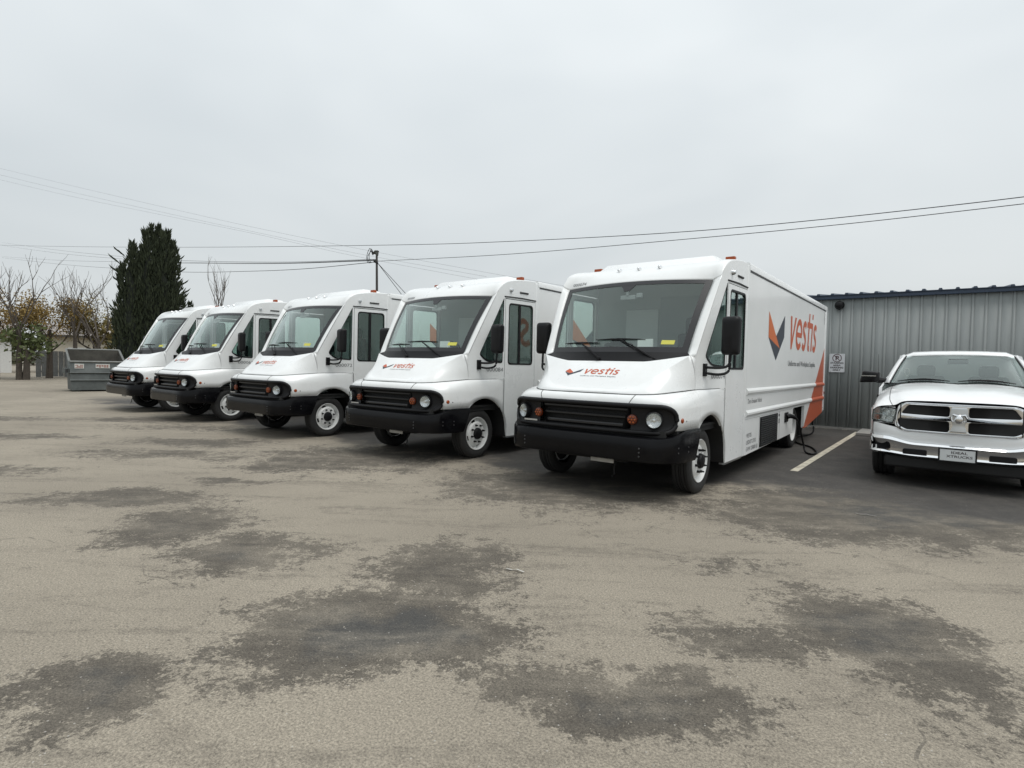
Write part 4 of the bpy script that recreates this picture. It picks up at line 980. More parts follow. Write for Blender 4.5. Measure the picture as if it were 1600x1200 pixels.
# ------------------------------------------------------------------ pickup (x across, y back from the bumper, z up)
def make_pickup():
    root = empty('pickup_truck', (.20, 9.40, 0)); setp(root, 'white pickup truck with chrome grille and bumper parked beside the vans', 'pickup')
    P = lambda b, n, m, parent=root, **k: b.build(n, m, parent, **k)
    # hood and fenders
    st = [(.06, [(0, 1.172), (.40, 1.170), (.60, 1.155), (.70, 1.10), (.82, 1.085), (.90, 1.065), (.945, 1.03)]),
          (.20, [(0, 1.235), (.38, 1.237), (.62, 1.215), (.74, 1.17), (.86, 1.135), (.94, 1.085), (.975, 1.02)]),
          (.55, [(0, 1.298), (.36, 1.308), (.62, 1.285), (.76, 1.245), (.88, 1.20), (.965, 1.12), (.995, 1.0)]),
          (1.0, [(0, 1.345), (.36, 1.355), (.64, 1.330), (.78, 1.295), (.89, 1.25), (.98, 1.16), (1.005, 1.0)]),
          (1.5, [(0, 1.390), (.36, 1.398), (.66, 1.372), (.79, 1.335), (.90, 1.285), (.985, 1.19), (1.008, 1.0)])]
    rows = [catmull([(x, y, z) for x, z in pr], 4) for y, pr in st]
    fine = []
    for j in range(len(rows[0])): fine.append(catmull([r[j] for r in rows], 4))
    P(MB().add(gridg(fine)).mirror(), 'hood', WHITE2, sharp=45)
    for s in (-1, 1):
        P(MB().add(gridg([[(s * x, y, z - (.0 if y < 1.6 else .0)) for x, z in ((.70, 1.36), (.79, 1.335), (.90, 1.287), (.985, 1.19), (1.008, 1.0))] for y in (1.495, 1.75, 2.0)])), 'cowl_corner', WHITE2)
    b = MB()
    for s in (-1, 1): b.tube([(s * p.x, p.y - .001, p.z + .001) for p in fine[13]], .004, 5)
    P(b, 'hood_seam', SEAM)
    # body sides as plates with window and wheel openings
    def arch(cy, r, n=14): return [(cy - r * math.cos(math.pi * k / n), .40 + r * .98 * math.sin(math.pi * k / n)) for k in range(n + 1)]
    low = [(.42, .42)] + [(.42, 1.0), (.45, 1.02), (1.5, 1.02), (1.55, 1.30), (3.95, 1.33), (3.96, 1.32), (5.70, 1.34), (5.75, .6)] + arch(4.55, .46)[::-1] + arch(.98, .46)[::-1]
    for s in (-1, 1):
        P(MB().add(plate(low, (), .04), lambda y, z, d, s=s: (s * (.985 + d + (.0 if y > .35 else -.035)), y, z)), 'body_side', WHITE2)
    for s in (-1, 1): P(MB().add(gridg([[(s * x, y, z) for z in (.68, .80, .95, 1.04)] for x, y in ((.968, .235), (.985, .30), (.996, .38), (1.002, .46))])), 'fender_front', WHITE2)
    # front fascia: band under the lamps
    fb = [(0, 0.03), (.45, .045), (.72, .08), (.88, .14), (.955, .24), (.985, .42)]
    fp = catmull([(x, y, 0) for x, y in fb], 6)
    def band(z0, z1, o0, o1, mtl, name, zf=None, n=5, bul=.02):
        rows_ = []
        for p in fp:
            f = min(1, max(0, (p.x - .2) / .7)); dz = (zf or (lambda f: 0))(f); row = []
            for k in range(n + 1):
                t = k / n; q = p + Vector((p.x * .10, -1, 0)).normalized() * (o0 + (o1 - o0) * t + bul * math.sin(math.pi * t)); row.append((q.x, q.y, z0 + (z1 - z0) * t + dz))
            rows_.append(row)
        return P(MB().add(gridg(rows_)).mirror(), name, mtl)
    band(.585, .752, .0, .0, WHITE2, 'front_fascia', lambda f: .085 * f * f, bul=.012)
    MBk = MB(); MBk.box(-.66, .66, .14, .30, .60, 1.10); P(MBk, 'radiator_support', DARK)
    # chrome bumper
    rows_ = []
    for p in fp:
        f = min(1, max(0, (p.x - .45) / .35)); f = f * f * (3 - 2 * f); row = []
        for z, o_ in ((.40 + .02 * f, -.04), (.395 + .02 * f, .02), (.425 + .02 * f, .075), (.45 + .02 * f, .055), (.52 + .02 * f, .055), (.575 + .05 * f, .075), (.60 + .065 * f, .05), (.605 + .07 * f, -.03)):
            q = p + Vector((p.x * .25, -1, 0)).normalized() * o_; row.append((q.x * 1.0, q.y, z))
        rows_.append(row)
    bu = P(MB().add(gridg(rows_)).mirror(), 'bumper', CHROME, sharp=35)
    for s in (-1, 1):
        b = MB().add(plate(rpoly([(-.135, -.035), (.135, -.035), (.135, .035), (-.135, .035)], .025), (), .02), lambda x, z, d, s=s: (s * .455 + x, -.018 + d + abs(s * .455 + x) * .06 - .02, z + .478)); P(b, 'air_slot', BLACK, bu)
        b = MB().add(plate(rpoly([(.735, .475), (.895, .495), (.885, .60), (.745, .585)], .04), (), .012), lambda x, z, d, s=s: (s * x, .045 + max(0, x - .45) ** 2 * .6 - .078 + d, z)); P(b, 'dark_reflection', BLACKG, bu)  # added black plate that paints a dark reflection onto the chrome bumper end
    P(MB().box(-.80, .80, .06, .5, .24, .40), 'air_dam', DARK, bevel=.03)
    # licence plate
    pl_ = MB().box(-.19, .19, -.082, -.068, .405, .565); lp = P(pl_, 'licence_plate', mat('plate_white', (.62, .64, .64), .5))
    b = MB()
    for tx, z, wd in (('IDEAL', .505, .17), ('XTRUCKS', .455, .27)): b.add(textg(tx, .032, wd, bold=.02, align='CENTER'), lambda x, y, c, z=z: (x + .02, -.0835, z + y))
    P(b, 'lettering', SIGNK, lp, sharp=None, weld=False)
    b = MB().add(plate([(-.2, -.09), (.2, -.09), (.2, .09), (-.2, .09)], [[(-.182, -.074), (.182, -.074), (.182, .074), (-.182, .074)]], .006), lambda x, y, d: (x, -.082 + d, y + .485)); P(b, 'plate_frame', BLACK, lp)
    # grille: surround, four mesh openings, cross bars, badge
    so = rpoly([(-.70, .80), (-.60, .745), (.60, .745), (.70, .80), (.665, 1.10), (.58, 1.145), (-.58, 1.145), (-.665, 1.10)], .05, 4)
    gy = lambda x: .0 + .10 * (x / .7) ** 2
    ul = rpoly([(-.625, .990), (-.10, .978), (-.10, 1.110), (-.545, 1.110)], .03, 3); ll = rpoly([(-.665, .915), (-.10, .915), (-.10, .775), (-.56, .775), (-.65, .825)], .03, 3)
    mirr = lambda L: [(-x, z) for x, z in L]
    vs, fs = plate(so, [ul, ll, mirr(ul), mirr(ll)], .05, .008)
    gr = P(MB().add((vs, fs), lambda x, z, d: (x, gy(x) - .01 + d, z)), 'grille', CHROME, sharp=30)
    P(MB().box(-.64, .64, .045, .06, .77, 1.11), 'grille_backing', DARK, gr)
    b = MB()
    for k in range(28):
        z = .782 + k * .0115; b.tube([(x, gy(x) * .9 + .028, z + .004 * ((j % 2) * 2 - 1)) for j, x in enumerate([-.64 + 1.28 * q / 40 for q in range(41)])], .0026, 4)
    msh = P(b, 'grille_mesh', DARK, gr)
    sh = rpoly([(-.085, 1.105), (.085, 1.105), (.098, .98), (.06, .87), (.09, .78), (-.09, .78), (-.06, .87), (-.098, .98)], .02, 3)
    P(MB().add(plate(sh, (), .03, .008), lambda x, z, d: (x, -.035 + d, z)), 'badge_shield', ALU, gr)
    b = MB().add(lathe([(0, -.02), (.03, -.018), (.045, -.008), (.05, 0)], 18, 'Y'), lambda x, y, z: (x, y - .052, z * 1.2 + .955))
    for s in (-1, 1): b.tube([(s * .02, -.06, 1.0), (s * .06, -.062, 1.01), (s * .085, -.058, .97), (s * .07, -.056, .925), (s * .045, -.056, .93)], [.012, .018, .016, .011, .005], 8)
    P(b, 'badge', CHROME, gr)
    # headlights
    for s in (-1, 1):
        ho = rpoly([(.715, .835), (.985, .865), (.965, 1.055), (.90, 1.07), (.675, 1.05)], .025, 3)
        yf = lambda x: .085 + max(0, x - .70) ** 2 * 1.9
        hl = P(MB().add(gridg([[(s * (.70 + .28 * i / 8), yf(.70 + .28 * i / 8) + .075, .83 + .24 * j / 6) for j in range(7)] for i in range(9)])), 'headlight', REFL)
        vs, fs = plate(ho, (), .008)
        me_b = MB().add((vs, fs), lambda x, z, d, s=s: (s * x, yf(x) - .006 + d, z)); me_b.build('lens', GLASSC, hl)
        MB().add(plate(ho, [[((x - .84) * .93 + .84, (z - .955) * .90 + .955) for x, z in ho]], .02), lambda x, z, d, s=s: (s * x, yf(x) + .004 + d, z)).build('lamp_bezel', BLACK, hl)
        for cx, cz, r in ((.80, .985, .052), (.765, .895, .05)):
            MB().add(lathe([(0, .05), (r * .6, .04), (r * .95, -.005), (r, -.012), (r * 1.05, .0)], 18, 'Y'), lambda x, y, z, s=s, cx=cx, cz=cz: (s * (cx + x), yf(cx) + .045 + y, cz + z)).build('reflector_bowl', REFL, hl)
        for z0, z1 in ((.875, .945), (.965, 1.05)):
            MB().add(gridg([[(s * x, yf(x) + .04, z) for z in (z0, z1)] for x in (.885, .915, .94, .958)])).build('turn_signal', AMBER, hl)
    # cab: windshield, pillars, roof
    def wsp(s, t):
        a = Vector((.86 * s, 1.50 + .13 * s * s - .02, 1.40 - .025 * s * s)); c = Vector((.69 * s, 2.28 + .06 * s * s, 1.845 - .02 * s * s)); p = a.lerp(c, t); p.z += .02 * math.sin(math.pi * t); return p
    P(MB().add(gridg([[wsp(-1 + 2 * j / 16, i / 6) for j in range(17)] for i in range(7)])), 'windshield', GLASS)
    b = MB()
    for s in (-1, 1):
        prw = []
        for i in range(7):
            a = wsp(s, i / 6); prw.append([a, a + Vector((s * .035, -.015, .012)), a + Vector((s * .075, .03, .006)), a + Vector((s * .095, .10, -.01))])
        P(MB().add(gridg(prw)), 'windshield_pillar', WHITE2, solid=.01)
        P(MB().tube([wsp(s, i / 6) + Vector((s * .002, -.004, .003)) for i in range(7)], .011, 6), 'pillar_seal', BLACK)
    rf = []
    for y, zc_, dx in ((2.27, 1.85, .0), (2.36, 1.895, .0), (2.6, 1.925, .01), (3.2, 1.93, .01), (3.8, 1.90, .0), (3.95, 1.86, -.02)):
        rf.append([(x, y + .06 * (x / .7) ** 2, zc_ - .022 * (x / .7) ** 2 - (.05 if abs(x) > .72 else 0)) for x in (-.79 - dx, -.73, -.6, -.3, 0, .3, .6, .73, .79 + dx)])
    P(MB().add(gridg(rf)), 'roof', WHITE2, solid=.01)
    for s in (-1, 1):   # side windows: a sloping plate with openings
        up = [(1.62, 1.30), (2.36, 1.80), (2.6, 1.86), (3.8, 1.83), (3.96, 1.31)]
        w1 = rpoly([(1.78, 1.36), (2.40, 1.76), (2.72, 1.80), (2.72, 1.36)], .04); w2 = rpoly([(2.84, 1.36), (2.84, 1.80), (3.66, 1.77), (3.76, 1.36)], .04)
        fx = lambda z: .985 - (z - 1.30) * .45
        c = P(MB().add(plate(up, [w1, w2], .03), lambda y, z, d, s=s: (s * (fx(z) + d), y, z)), 'cab_side', WHITE2)
        for wi in (w1, w2): P(MB().add(plate(wi, (), .005), lambda y, z, d, s=s: (s * (fx(z) + d), y, z)), 'side_window', GLASSD, c)
    P(MB().add(gridg([[(x, 3.96 - (z - 1.3) * .05, z) for x in (-.99, .99)] for z in (.6, 1.3)])).add(gridg([[(-.99, 3.96, 1.3), (.99, 3.96, 1.3)], [(-.78, 3.96, 1.85), (.78, 3.96, 1.85)]])), 'cab_rear', WHITE2)
    b = MB(); b.box(-.95, .95, 3.97, 5.72, .78, .82); b.box(-.985, .985, 5.70, 5.76, .6, 1.33); b.box(-.95, .95, 3.97, 4.0, .8, 1.3); P(b, 'truck_bed', WHITE2)
    # cowl, wipers, dash, seats
    P(MB().add(gridg([[(x, 1.47 + .12 * (x / .86) ** 2 - .03, 1.385 - .03 * (x / .86) ** 2) for x in [-.86 + 1.72 * k / 12 for k in range(13)]], [(x, 1.52 + .12 * (x / .86) ** 2, 1.40 - .03 * (x / .86) ** 2) for x in [-.86 + 1.72 * k / 12 for k in range(13)]]])), 'cowl_panel', BLACK)
    for x0, x1 in ((-.76, -.10), (.0, .66)):
        pts = [wsp((x0 + (x1 - x0) * k / 8) / .85, .035 + .05 * math.sin(math.pi * k / 8)) + Vector((0, -.02, .012)) for k in range(9)]
        P(MB().tube(pts, [.006, .01, .014, .016, .017, .016, .013, .009, .006], 6), 'wiper', BLACK)
    P(MB().add(gridg([[(-.85, 1.56, 1.34), (.85, 1.56, 1.34)], [(-.85, 2.0, 1.30), (.85, 2.0, 1.30)], [(-.85, 2.1, .9), (.85, 2.1, .9)]])), 'dashboard', SEAT)
    for x in (-.42, .42):
        se = P(MB().box(x - .26, x + .26, 2.75, 2.92, .9, 1.50), 'seat', mat('pickup_seat', (.12, .12, .12), .8), bevel=.05); MB().box(x - .13, x + .13, 2.78, 2.90, 1.48, 1.68).build('headrest', MATS['pickup_seat'], se, bevel=.05)
    wb = MB(); cw = Vector((.42, 2.2, 1.34)); wb.tube([cw + Vector((.19 * math.cos(a), .19 * math.sin(a) * .45, .19 * math.sin(a) * .9)) for a in [2 * math.pi * k / 24 for k in range(25)]], .016, 6); P(wb, 'steering_wheel', BLACK)
    wb = MB(); cw = Vector((-.66, 2.0, 1.55)); wb.tube([cw + Vector((.035 * math.cos(a), 0, .06 * math.sin(a))) for a in [2 * math.pi * k / 16 for k in range(17)]], .008, 6); P(wb, 'grab_handle', mat('beige_trim', (.35, .34, .31), .6))
    P(MB().box(-.13, .13, 2.12, 2.16, 1.70, 1.775), 'rear_view_mirror', BLACK, bevel=.015)
    # towing mirrors
    for s in (-1, 1):
        b = MB(); pf = rpoly([(-.145, -.10), (.13, -.085), (.145, .085), (-.10, .105)], .035); rings = []
        for y_, k in ((-.10, .72), (-.085, .88), (-.03, 1.0), (.05, .98), (.06, .9)): rings.append([(x * k, y_, z * k) for x, z in pf])
        vs, fs = gridg(rings, True); n_ = len(pf); fs += [tuple(range(n_))[::-1], tuple(range(4 * n_, 5 * n_))]
        b.add((vs, fs), lambda x, y, z, s=s: (s * (1.155 - x), 1.72 + y, z + 1.465)); mi = P(b, 'side_mirror', BLACK, sharp=45)
        MB().tube([(s * 1.05, 1.73, 1.42), (s * .95, 1.78, 1.405), (s * .88, 1.82, 1.39)], [.052, .046, .05], 8).build('arm', BLACK, mi)
        MB().box(*sorted((s * 1.06, s * 1.27)), 1.61, 1.63, 1.475, 1.487).build('trim_strip', CHROME, mi)
    b = MB(); b.tube([(-.99, 1.22, 1.17), (-1.0, 1.24, 1.5), (-1.01, 1.27, 1.83)], [.004, .003, .002], 6); b.add(lathe([(.02, 0), (.014, .03), (.005, .05)], 10, 'Z'), lambda x, y, z: (x - .99, y + 1.22, z + 1.15)); P(b, 'antenna', BLACK)
    # wheels
    tp = [(.22, .10), (.24, .125), (.31, .138), (.36, .13), (.385, .112)]; tr = [(.392, .10), (.392, .06), (.382, .056), (.382, .046), (.392, .042), (.392, .01), (.382, .007), (.382, -.003)]
    full = tp + tr + [(.392, -.01), (.392, -.042), (.382, -.046), (.382, -.056), (.392, -.06), (.392, -.10)] + [(r, -x) for r, x in tp[::-1]]
    for y in (.98, 4.55):
        for s in (-1, 1):
            e = MB().add(lathe(full, 40)).build('wheel', RUBBER, root, loc=(s * .855, y, .392), sharp=30)
            MB().add(lathe([(.20, -.1), (.225, .09), (.235, .115), (.22, .11), (.20, .06), (.08, .08), (0, .08)], 40), lambda a, c, d, s=s: (s * a, c, d)).build('rim', ALU, e)
    for y in (.98, 4.55):
        for s in (-1, 1):
            A_ = arch(y, .46); P(MB().add(gridg([[(s * .99, p, z) for p, z in A_], [(s * .6, p, z) for p, z in A_]])), 'wheel_liner', DARK)
    b = MB(); b.box(-.8, .8, .5, 5.6, .42, .62); b.box(-.62, .62, .4, 1.6, .3, .9); P(b, 'chassis', DARK)
    return root
make_pickup()

# ------------------------------------------------------------------ dumpster
DG = mat('dumpster_green_grey', (.084, .095, .092), .6, var=.3, vscale=3.5, bump=.2, bscale=25)
DGI = mat('dumpster_inside', (.07, .066, .055), .85, var=.4, vscale=3)
DRIM = mat('dumpster_worn_rim', (.17, .175, .165), .6, var=.3, vscale=8)
A0 = Vector((-29.10, 7.72, 0)); A1 = Vector((-28.76, 9.45, 0)); ax_ = (A1 - A0).normalized(); back = Vector((-1.25, .22, 0)).normalized()
dm = empty('dumpster', A0 + (A1 - A0) / 2); setp(dm, 'grey green steel dumpster with open slanted top near the cypress', 'dumpster')
W2 = (A1 - A0).length / 2 + .08; D = 1.45
def dl(u, v, z): p = ax_ * u + back * v; return (p.x, p.y, z)
H0, H1 = 1.27, 1.80
b = MB(); b.add(gridg([[(-W2 + .05, 0, .06), (W2 - .05, 0, .06)], [(-W2, 0, H0), (W2, 0, H0)]]), dl)
b.add(gridg([[(-W2 + .05, D, .06), (W2 - .05, D, .06)], [(-W2, D, H1), (W2, D, H1)]]), dl)
for s in (-1, 1): b.add(gridg([[(s * (W2 - .05), 0, .06), (s * (W2 - .05), D, .06)], [(s * W2, 0, H0), (s * W2, D, H1)]]), dl)
b.add(gridg([[(-W2 + .05, 0, .06), (W2 - .05, 0, .06)], [(-W2 + .05, D, .06), (W2 - .05, D, .06)]]), dl)
b.build('bin', DG, dm, solid=.01)
b = MB(); k = .03
b.add(gridg([[(-W2 + .08, k, .09), (W2 - .08, k, .09)], [(-W2 + k, k, H0 - .01), (W2 - k, k, H0 - .01)]]), dl); b.add(gridg([[(-W2 + .08, D - k, .09), (W2 - .08, D - k, .09)], [(-W2 + k, D - k, H1 - .01), (W2 - k, D - k, H1 - .01)]]), dl)
for s in (-1, 1): b.add(gridg([[(s * (W2 - .08), k, .09), (s * (W2 - .08), D - k, .09)], [(s * (W2 - k), k, H0 - .01), (s * (W2 - k), D - k, H1 - .01)]]), dl)
b.build('bin_lining', DGI, dm)
b = MB()
for p0, p1 in (((-W2, 0, H0), (W2, 0, H0)), ((-W2, D, H1), (W2, D, H1)), ((-W2, 0, H0), (-W2, D, H1)), ((W2, 0, H0), (W2, D, H1))): b.tube([dl(*p0), dl(*p1)], .04, 4)
b.build('rim', DRIM, dm)
for z in (.48, .80): MB().tube([dl(-W2, -.02, z), dl(W2, -.02, z)], .035, 4).build('side_rib', DG, dm)
for s in (-1, 1):
    p = MB(); p.add(boxg(s * W2 + (0 if s > 0 else -.16), s * W2 + (.16 if s > 0 else 0), .15, 1.2, .78, .98), dl); fp_ = p.build('fork_pocket', DG, dm)
    p = MB(); p.add(boxg(s * W2 + (.03 if s > 0 else -.13), s * W2 + (.13 if s > 0 else -.03), .145, .16, .81, .95), dl); p.build('pocket_mouth', SEAM, fp_)
for u0, u1, z0, z1 in ((-.80, -.48, .98, 1.18), (-.08, .42, 1.0, 1.18), (.66, .93, 1.03, 1.12)):
    st_ = MB().add(gridg([[(u0, -.014, z0), (u1, -.014, z0)], [(u0, -.014, z1), (u1, -.014, z1)]]), dl).build('placard', mat('placard_white', (.55, .55, .52), .6, var=.15, vscale=20), dm)
    b = MB(); n = 3
    for k in range(n):
        for q in range(5):
            if random.random() < .25: continue
            ua = u0 + .03 + (u1 - u0 - .06) * q / 5; zz = z0 + .03 + (z1 - z0 - .06) * k / n
            b.add(gridg([[(ua, -.018, zz), (ua + (u1 - u0) * .13, -.018, zz)], [(ua, -.018, zz + .03), (ua + (u1 - u0) * .13, -.018, zz + .03)]]), dl)
    b.build('print', mat('placard_print', (.10, .09, .09) if u0 > -.5 else (.3, .12, .09), .7), st_, weld=False)
for u in (-.7, .7): MB().add(boxg(u - .1, u + .1, .1, 1.3, .0, .07), dl).build('skid', DG, dm)

# ------------------------------------------------------------------ overhead lines and service mast
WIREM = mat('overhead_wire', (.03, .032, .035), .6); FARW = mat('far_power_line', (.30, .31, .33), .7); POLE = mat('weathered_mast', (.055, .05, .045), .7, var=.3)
def wire(pts, r, lab, m=WIREM):
    ps = [Vector(p) for p in pts]; o = MB().tube([p - ps[0] for p in catmull(ps, 6)], r, 5).build('overhead_wire', m, None, loc=ps[0]); setp(o, lab, 'wire', 'overhead wires')
wire([(-190, 24, 27.5), (-135, 24, 20.7), (-92.3, 24, 15.76), (-55.9, 24, 11.76), (-28.76, 24, 8.98), (-18.43, 24, 8.05), (-8.22, 24, 7.35), (.15, 24, 7.14), (5, 24, 7.2), (12, 24, 7.4)], .016, 'topmost dark wire, crossing the sky above the whole row of vans')
wire([(-21.68, 17.7, 6.32), (-13.83, 18.02, 5.93), (-6.27, 18.33, 5.75), (-2.66, 18.48, 5.70), (.12, 18.6, 5.71), (4, 18.8, 5.78), (9, 19, 5.95)], .011, 'single wire from the mast head to the right, over the nearest van')
wire([(-21.72, 17.72, 6.36), (-33, 19.03, 7.43), (-51.95, 21.27, 9.52), (-72.2, 23.67, 11.86), (-118, 29.1, 17.2), (-210, 40, 28.5)], .014, 'straight wire left of the mast, second lowest of the four meeting there')
wire([(-21.72, 17.72, 6.30), (-29.18, 18.58, 6.72), (-37.49, 19.56, 7.40), (-50.75, 21.13, 8.65), (-72.2, 23.67, 11.1), (-118, 29.1, 16.6), (-210, 40, 28.2)], .016, 'lowest, most sagging wire left of the mast, behind the cypress')
wire([(-21.72, 17.72, 6.42), (-33, 19.03, 7.52), (-51.94, 21.27, 9.75), (-72.2, 23.67, 12.44), (-118, 29.1, 18.9), (-210, 40, 32.4)], .013, 'highest of the four wires meeting at the mast from the left')
wire([(-21.72, 17.72, 6.39), (-33, 19.03, 7.46), (-51.95, 21.27, 9.61), (-72.2, 23.67, 12.18), (-118, 29.1, 18.4), (-210, 40, 31.6)], .013, 'second highest of the four wires meeting at the mast from the left')
wire([(-170, 27, 43.2), (-138.8, 36.36, 35.07), (-114.5, 43.65, 28.9), (-92.9, 50.1, 23.55), (-73.1, 56.1, 18.98), (-52.3, 62.3, 14.5), (-40, 66, 12)], .017, 'uppermost of the three faint far lines slanting down at upper left', FARW)
wire([(-170, 27, 41.8), (-138.8, 36.36, 33.81), (-114.5, 43.65, 27.9), (-92.9, 50.1, 22.8), (-73.1, 56.1, 18.2), (-52.3, 62.3, 13.9)], .017, 'middle of the three faint far lines slanting down at upper left', FARW)
wire([(-170, 27, 40.7), (-138.8, 36.36, 32.96), (-114.5, 43.65, 27.4), (-92.9, 50.1, 22.5), (-73.9, 55.8, 17.9), (-52.3, 62.3, 13.3)], .017, 'lowest of the three faint far lines slanting down at upper left', FARW)
ms = empty('service_mast', (-21.68, 17.7, 3.6)); setp(ms, 'thin dark electric service mast with weatherhead rising behind the middle van', 'mast')
MB().tube([(0, 0, -.1), (-.01, 0, 1.4), (-.05, 0, 3.05)], [.062, .058, .05], 8).build('pole', POLE, ms)
MB().add(gridg([[(-.05 + .30 * a - .24, .10 * math.sin(t), 3.02 + .22 * (1 - (a - .9) ** 2) * .8 * math.cos(t * .5) + .04) for t in (-1.6, -.8, 0, .8, 1.6)] for a in (0, .25, .5, .75, 1.0)])).tube([(-.28, 0, 3.14), (-.14, 0, 3.18), (-.03, 0, 3.12), (-.03, 0, 2.98)], [.05, .085, .085, .06], 8).build('weatherhead', mat('weatherhead_grey', (.07, .075, .065), .6), ms)
for dx, top_, bx, low_ in ((-.30, 3.28, -.62, 2.72), (-.48, 3.40, -.70, 2.70), (-.36, 3.36, -.52, 2.72)):
    MB().tube(catmull([(-.26, 0, 3.14), (-.38, .02, 3.06), (dx - .12, .03, top_), (bx - .12, .02, 3.05), (bx, 0, low_ + .02), (-.30, 0, 2.70), (-.08, 0, 2.66)], 5), .014, 6).build('drip_loop', BLACK, ms)
MB().tube([(-.22, 0, 2.76), (-.03, 0, 2.66), (.04, 0, 2.60)], [.06, .07, .03], 6).build('clamp', BLACK, ms)
for gx, gy_ in (((.78), .8), (1.1, .8)):
    g_ = MB().tube([Vector((0, 0, 0)), Vector((gx, gy_, -1.42))], .014, 5).build('guy_wire', WIREM, None, loc=(-21.66, 17.72, 6.22)); setp(g_, 'left one of the two guy wires running down from the mast' if gx < 1 else 'right one of the two guy wires running down from the mast', 'wire')

# ------------------------------------------------------------------ vegetation
def leaf_mat(name, a, c, sc=1.2):
    m = bpy.data.materials.new(name); m.use_nodes = True; t = m.node_tree; p = t.nodes['Principled BSDF']; p.inputs['Roughness'].default_value = .8
    co = t.nodes.new('ShaderNodeTexCoord'); n = t.nodes.new('ShaderNodeTexNoise'); n.inputs['Scale'].default_value = sc; n.inputs['Detail'].default_value = 6; n.inputs['Roughness'].default_value = .7; t.links.new(co.outputs['Object'], n.inputs[0])
    r = t.nodes.new('ShaderNodeValToRGB'); r.color_ramp.elements[0].position = .32; r.color_ramp.elements[1].position = .68; r.color_ramp.elements[0].color = (*a, 1); r.color_ramp.elements[1].color = (*c, 1)
    t.links.new(n.outputs['Fac'], r.inputs[0]); t.links.new(r.outputs[0], p.inputs['Base Color']); return m
CYP = leaf_mat('cypress_foliage', (.018, .028, .014), (.056, .070, .034), 3.5); BARK = mat('bark', (.075, .062, .05), .9, var=.3, vscale=6); TWIG = mat('grey_twig', (.10, .085, .072), .9)
OCHRE = leaf_mat('ochre_leaves', (.17, .115, .035), (.32, .22, .07), 1.5); OLIVE = leaf_mat('olive_leaves', (.12, .105, .035), (.26, .20, .07), 1.5); GREENL = leaf_mat('green_leaves', (.05, .07, .022), (.11, .13, .045), 1.5)
# cypress clump: columns on a frame facing the lot; u runs along the line of sight's left-to-right
cy = empty('cypress_tree', (-35.6, 13.1, 0)); setp(cy, 'tall dense dark green cypress with several spires beside the dumpster', 'tree')
ux = Vector((.344, .939, 0)); dep = Vector((-.939, .344, 0))
# (u, depth, top height, radius)
spires = [(-1.42, .2, 6.5, .40), (-1.05, -.1, 7.75, .46), (-.75, .3, 7.3, .5), (-.5, 0, 7.6, .42), (-.20, -.1, 8.5, .46), (.10, .25, 8.85, .42), (.30, -.05, 8.2, .46), (.46, .2, 8.9, .42), (.72, -.1, 8.5, .44), (.98, .15, 8.6, .42), (1.25, .05, 8.05, .40), (-.5, .8, 7.2, .6), (.6, .9, 8.0, .6), (1.45, .1, 5.6, .34), (-1.5, .1, 4.2, .5), (1.4, .2, 3.6, .5)]
rng = random.Random(3); lb = MB(); core = MB()
def spray(p, d, L, wd):
    d = d.normalized(); a = d.cross(Vector((rng.uniform(-1, 1), rng.uniform(-1, 1), .2))).normalized(); c = d.cross(a)
    m_ = p + d * L * .4
    lb.add(([tuple(p), tuple(m_ + a * wd), tuple(p + d * L), tuple(m_ - a * wd), tuple(m_ + c * wd)], [(0, 1, 2, 3), (0, 4, 2)]))
for u, v, h, r in spires:
    prof = []
    for k in range(11):
        t = k / 10; z = .5 + (h - .7) * t; rr_ = r * (1.05 if t < .55 else 1.05 * max(.03, 1 - ((t - .55) / .45) ** 1.1)) * (.8 + .4 * t * (1 - t)) * .72
        prof.append((max(.03, rr_), z))
    u = u * .89; c0 = ux * u + dep * v
    core.add(lathe(prof, 9, 'Z'), lambda x, y, z, c0=c0: (c0.x + x + .1 * math.sin(z * 3 + c0.x * 9), c0.y + y + .1 * math.cos(z * 2.6), z))
    for k in range(1250 if h > 6 else 300):
        t = rng.random() ** .85; z = .4 + (h - .45) * t
        tt = max(0, (t - .62) / .38); rr_ = r * max(.04, 1 - tt ** 1.25) * rng.uniform(.75, 1.22) * (1.15 if t < .35 else 1)
        a = rng.uniform(0, 2 * math.pi); p = c0 + Vector((math.cos(a) * rr_, math.sin(a) * rr_, z)) + Vector((.1 * math.sin(z * 3 + u), .1 * math.cos(z * 2.6), 0))
        d = Vector((math.cos(a) * rng.uniform(.15, .6), math.sin(a) * rng.uniform(.15, .6), rng.uniform(.7, 1.2)))
        spray(p, d, rng.uniform(.14, .46), rng.uniform(.025, .055))
    for k in range(30): spray(c0 + Vector((rng.uniform(-.1, .1), rng.uniform(-.1, .1), h - rng.uniform(.05, .6))), Vector((rng.uniform(-.2, .2), rng.uniform(-.2, .2), 1)), rng.uniform(.2, .42), .04)
# shaggy side shoots
for u, z, s in ((-1.75, 6.75, -1), (-1.7, 6.15, -1), (-1.55, 7.2, -1), (1.45, 7.1, 1), (1.5, 6.4, 1), (1.62, 5.7, 1), (1.7, 5.2, 1), (1.55, 4.6, 1), (-1.6, 5.6, -1)):
    for k in range(26):
        q = rng.random() * .6; spray(ux * (u - s * .35 + s * q * .7) + Vector((0, 0, z - .2 + q * .55)), ux * s * .6 + Vector((0, 0, .8)), rng.uniform(.15, .35), .035)
core.build('inner_crown', mat('cypress_inside', (.010, .014, .009), .95), cy)
cr1 = lb.build('crown', CYP, cy, weld=False, sharp=None, recalc=False); cr1['kind'] = 'stuff'
b = MB()
for u in (-.6, .2, .9): b.tube([ux * u, ux * u * .9 + Vector((0, 0, 1.5))], [.16, .11], 8)
b.build('trunk', BARK, cy)

